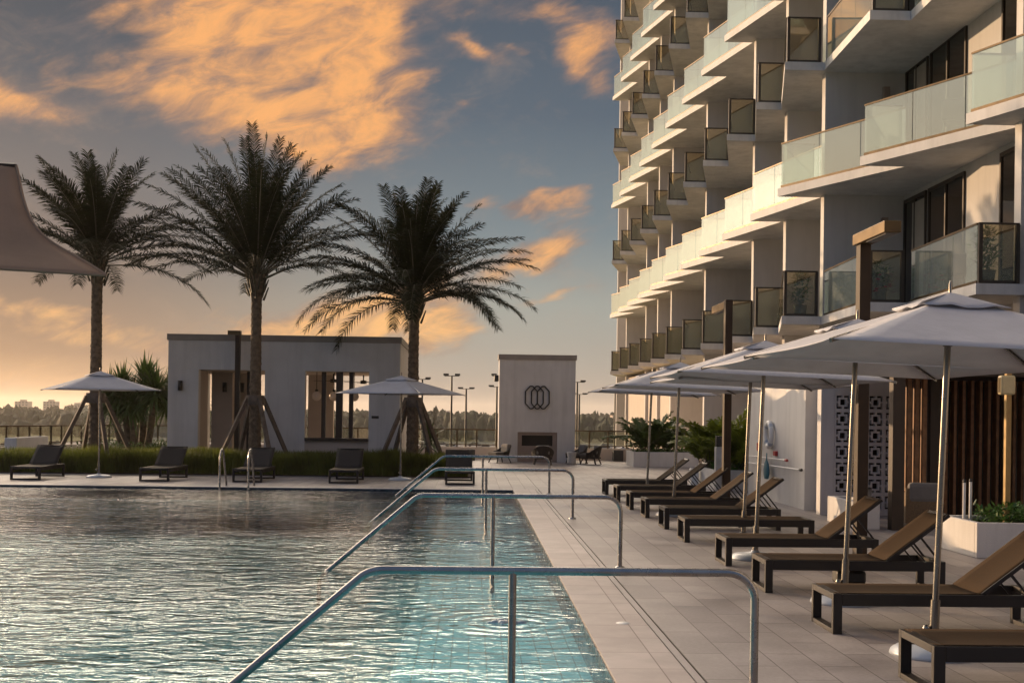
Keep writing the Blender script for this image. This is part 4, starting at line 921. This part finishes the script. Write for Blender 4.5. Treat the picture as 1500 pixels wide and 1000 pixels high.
# ------------------------------------------------------------------ far things
def light_pole(x, y, top, label):
    t = thing('floodlight_mast', label, 'light mast', (x, y, -8.5), 0, 'tall floodlight masts beyond the deck'); H = top + 8.5; s_ = y / 140
    MB().tube([(0, 0, 0), (0, 0, H)], [.16 * s_, .10 * s_], 8).build('mast', black, t)
    b = MB(); b.box(-.85 * s_, .85 * s_, -.05, .05, H - .08, H); b.box(-.95 * s_, -.35 * s_, -.3, .3, H, H + .22); b.box(.35 * s_, .95 * s_, -.3, .3, H, H + .22); b.build('lamp_bar', black, t)
for i, (u, v, Y) in enumerate(((619, 555, 150), (662, 550, 140), (683, 569, 200), (728, 566, 190), (732, 550, 140), (846, 559, 160), (849, 577, 230), (922, 554, 150), (902, 573, 200))):
    uu = u + .013 * (v - 605) - 691; vv = 605 - (v - .013 * (u - 691))
    light_pole(uu / 1800 * Y, Y, 1.8 + vv / 1800 * Y, ['leftmost twin floodlight mast above the umbrella', 'tall twin floodlight mast left of the fireplace block', 'shorter twin floodlight mast next to the tall one', 'short mast touching the fireplace block left edge', 'tall mast half hidden behind the fireplace block left edge', 'mast with its lamps at the fireplace block right edge', 'farther short mast right of the fireplace block', 'mast beside the farthest right umbrella', 'shorter mast under the farthest right umbrella'][i])
cm = [car_w, car_d, car_r]
def car(x, y, m, label, rz=0):
    t = thing('parked_car', label, 'car', (x, y, -8.43), rz, 'cars parked in the far lot')
    side = [(-2.2, .35), (-2.15, .75), (-1.3, .9), (-.8, 1.4), (.7, 1.42), (1.35, .95), (2.15, .82), (2.25, .35)]
    b = MB(); nn = len(side); vs = [(a, -.88, c) for a, c in side] + [(a, .88, c) for a, c in side]; b.add(vs, [tuple(range(nn)), tuple(range(nn, 2 * nn))[::-1]] + [(i, i + nn, (i + 1) % nn + nn, (i + 1) % nn) for i in range(nn)]); b.build('body', m, t)
    MB().add([(-1.1, -.89, .92), (-.75, -.89, 1.33), (.65, -.89, 1.35), (1.15, -.89, .95)], [(0, 1, 2, 3)]).build('window', car_g, t)
    for wx in (-1.4, 1.4): MB().tube([(wx, -.9, .33), (wx, .9, .33)], .33, 12).build('wheel', tyre, t)
rnd = random.Random(3); names = ['white', 'dark', 'silver']
spots = [(-22, 350), (-16.5, 350), (-11, 350), (-5.5, 350), (4, 350), (-19, 378), (-9, 378), (1, 378), (38, 350), (44, 350), (49.5, 350), (55, 350), (41, 378), (52, 378)]
for i, (x, y) in enumerate(spots):
    k = i % 3; car(x, y, cm[k], ['white car at the left end', 'dark car second from left', 'silver car third from left', 'white car fourth from left', 'dark car nearest the fireplace', 'silver car leftmost in the back row', 'white car second in the back row', 'dark car third in the back row', 'silver car leftmost', 'white car second', 'dark car third', 'silver car rightmost', 'white car left in the back row', 'dark car right in the back row'][i] + ' of the far lot ' + ('left' if i < 8 else 'right') + ' of the fireplace')
def far_building(x, y, w, d, top, label, nx, nz, m=far_wall):
    t = thing('distant_building', label, 'building', (x, y, -8.5)); H = top + 8.5; b = MB(); b.box(-w / 2, w / 2, 0, d, 0, H); b.box(-w / 6, w / 5, d * .2, d * .7, H, H + 2.2); b.build('block', m, t)
    wm = MB()
    for i in range(nx):
        for j in range(nz): cx = -w / 2 + w * (i + .5) / nx; cz = H * (j + .6) / nz; wm.box(cx - w / nx * .28, cx + w / nx * .28, -.12, -.02, cz - H / nz * .22, cz + H / nz * .22)
    wm.build('window', far_win, t)
def U(u, v, Y): return (u + .013 * (v - 605) - 691) / 1800 * Y, 1.8 + (605 - (v - .013 * (u - 691))) / 1800 * Y
for (u, v, Y, w, lab, nx, nz) in ((40, 588, 1500, 16, 'left hazy apartment block on the horizon at the far left', 4, 6), (80, 588, 1500, 15, 'second hazy block on the horizon right of the first', 4, 6), (118, 593, 1300, 16, 'low hazy block on the horizon beside the left palm trunk', 5, 4), (907, 608, 700, 7, 'small sunlit beige building on the horizon near the tower', 3, 3), (655, 606, 900, 16, 'low dark building on the horizon between pavilion and fireplace', 6, 2)):
    X, Z = U(u, v, Y); far_building(X, Y, w, 14, Z, lab, nx, nz)
# woodland along the horizon
wl = MB(); rnd = random.Random(8)
ico = bmesh.new(); bmesh.ops.create_icosphere(ico, subdivisions=2, radius=1); iv = [v.co.copy() for v in ico.verts]; ifc = [[v.index for v in f.verts] for f in ico.faces]; ico.free()
def lump(mb, c, r, h):
    off = Vector((rnd.uniform(0, 90), rnd.uniform(0, 90), rnd.uniform(0, 90)))
    mb.add([(c[0] + v.x * r * (1 + .55 * mnoise.noise(v * 2.6 + off)), c[1] + v.y * r, c[2] + h * .5 + v.z * h * .5 * (1 + .5 * mnoise.noise(v * 3.1 + off))) for v in iv], ifc)
for i in range(3600):
    y = rnd.uniform(450, 900); x = rnd.uniform(-.52, .42) * y; tall = 7.5 + 4 * mnoise.noise(Vector((x / 45, y / 90, 0))) + rnd.uniform(-2, 2.5) + (y - 450) * .004
    lump(wl, (x, y, -8.8), rnd.uniform(1.4, 3.6), tall)
for i in range(420):
    y = rnd.uniform(140, 300); x = rnd.uniform(-.52, .42) * y; lump(wl, (x, y, -8.9), rnd.uniform(1.2, 2.6), rnd.uniform(1.5, 3.6))
tag(wl.build('woodland', mat('distant_foliage', (.035, .042, .016), .9, .5, .25, detail=8)), 'band of dark trees along the horizon beyond the car park', 'woodland', kind='stuff')
cn = thing('conifer_tree', 'pointed dark conifer on the horizon left of the floodlight masts', 'tree', (*[U(637, 600, 330)[0]], 330, -8.5)); lf = MB(); rnd = random.Random(2)
for i in range(900):
    z = rnd.uniform(1, 11.6); r = (1 - z / 12) * 2.0; a = rnd.uniform(0, 6.28); q = r * rnd.uniform(.3, 1); leafblade(lf, (q * math.cos(a), q * math.sin(a), z), (math.cos(a), math.sin(a), .5), .7, .5, .4, 2)
lf.build('crown', mat('conifer_leaf', (.025, .04, .018), .8, .4, .5), cn); MB().tube([(0, 0, 0), (0, 0, 10)], [.25, .05], 6).build('trunk', bark, cn)

# ------------------------------------------------------------------ evening haze
hz = MB().box(-3400, 3400, -500, 5800, -9.7, 45).build('haze', bpy.data.materials.new('evening_haze')); tag(hz, kind='stuff', label='thin warm evening haze over the whole place', cat='haze')
hm = hz.data.materials[0]; hm.use_nodes = True; t = hm.node_tree; t.nodes.clear(); pvn = t.nodes.new('ShaderNodeVolumePrincipled'); pvn.inputs['Color'].default_value = (.95, .88, .80, 1); pvn.inputs['Density'].default_value = .00014; pvn.inputs['Anisotropy'].default_value = .45
o_ = t.nodes.new('ShaderNodeOutputMaterial'); t.links.new(pvn.outputs[0], o_.inputs['Volume'])
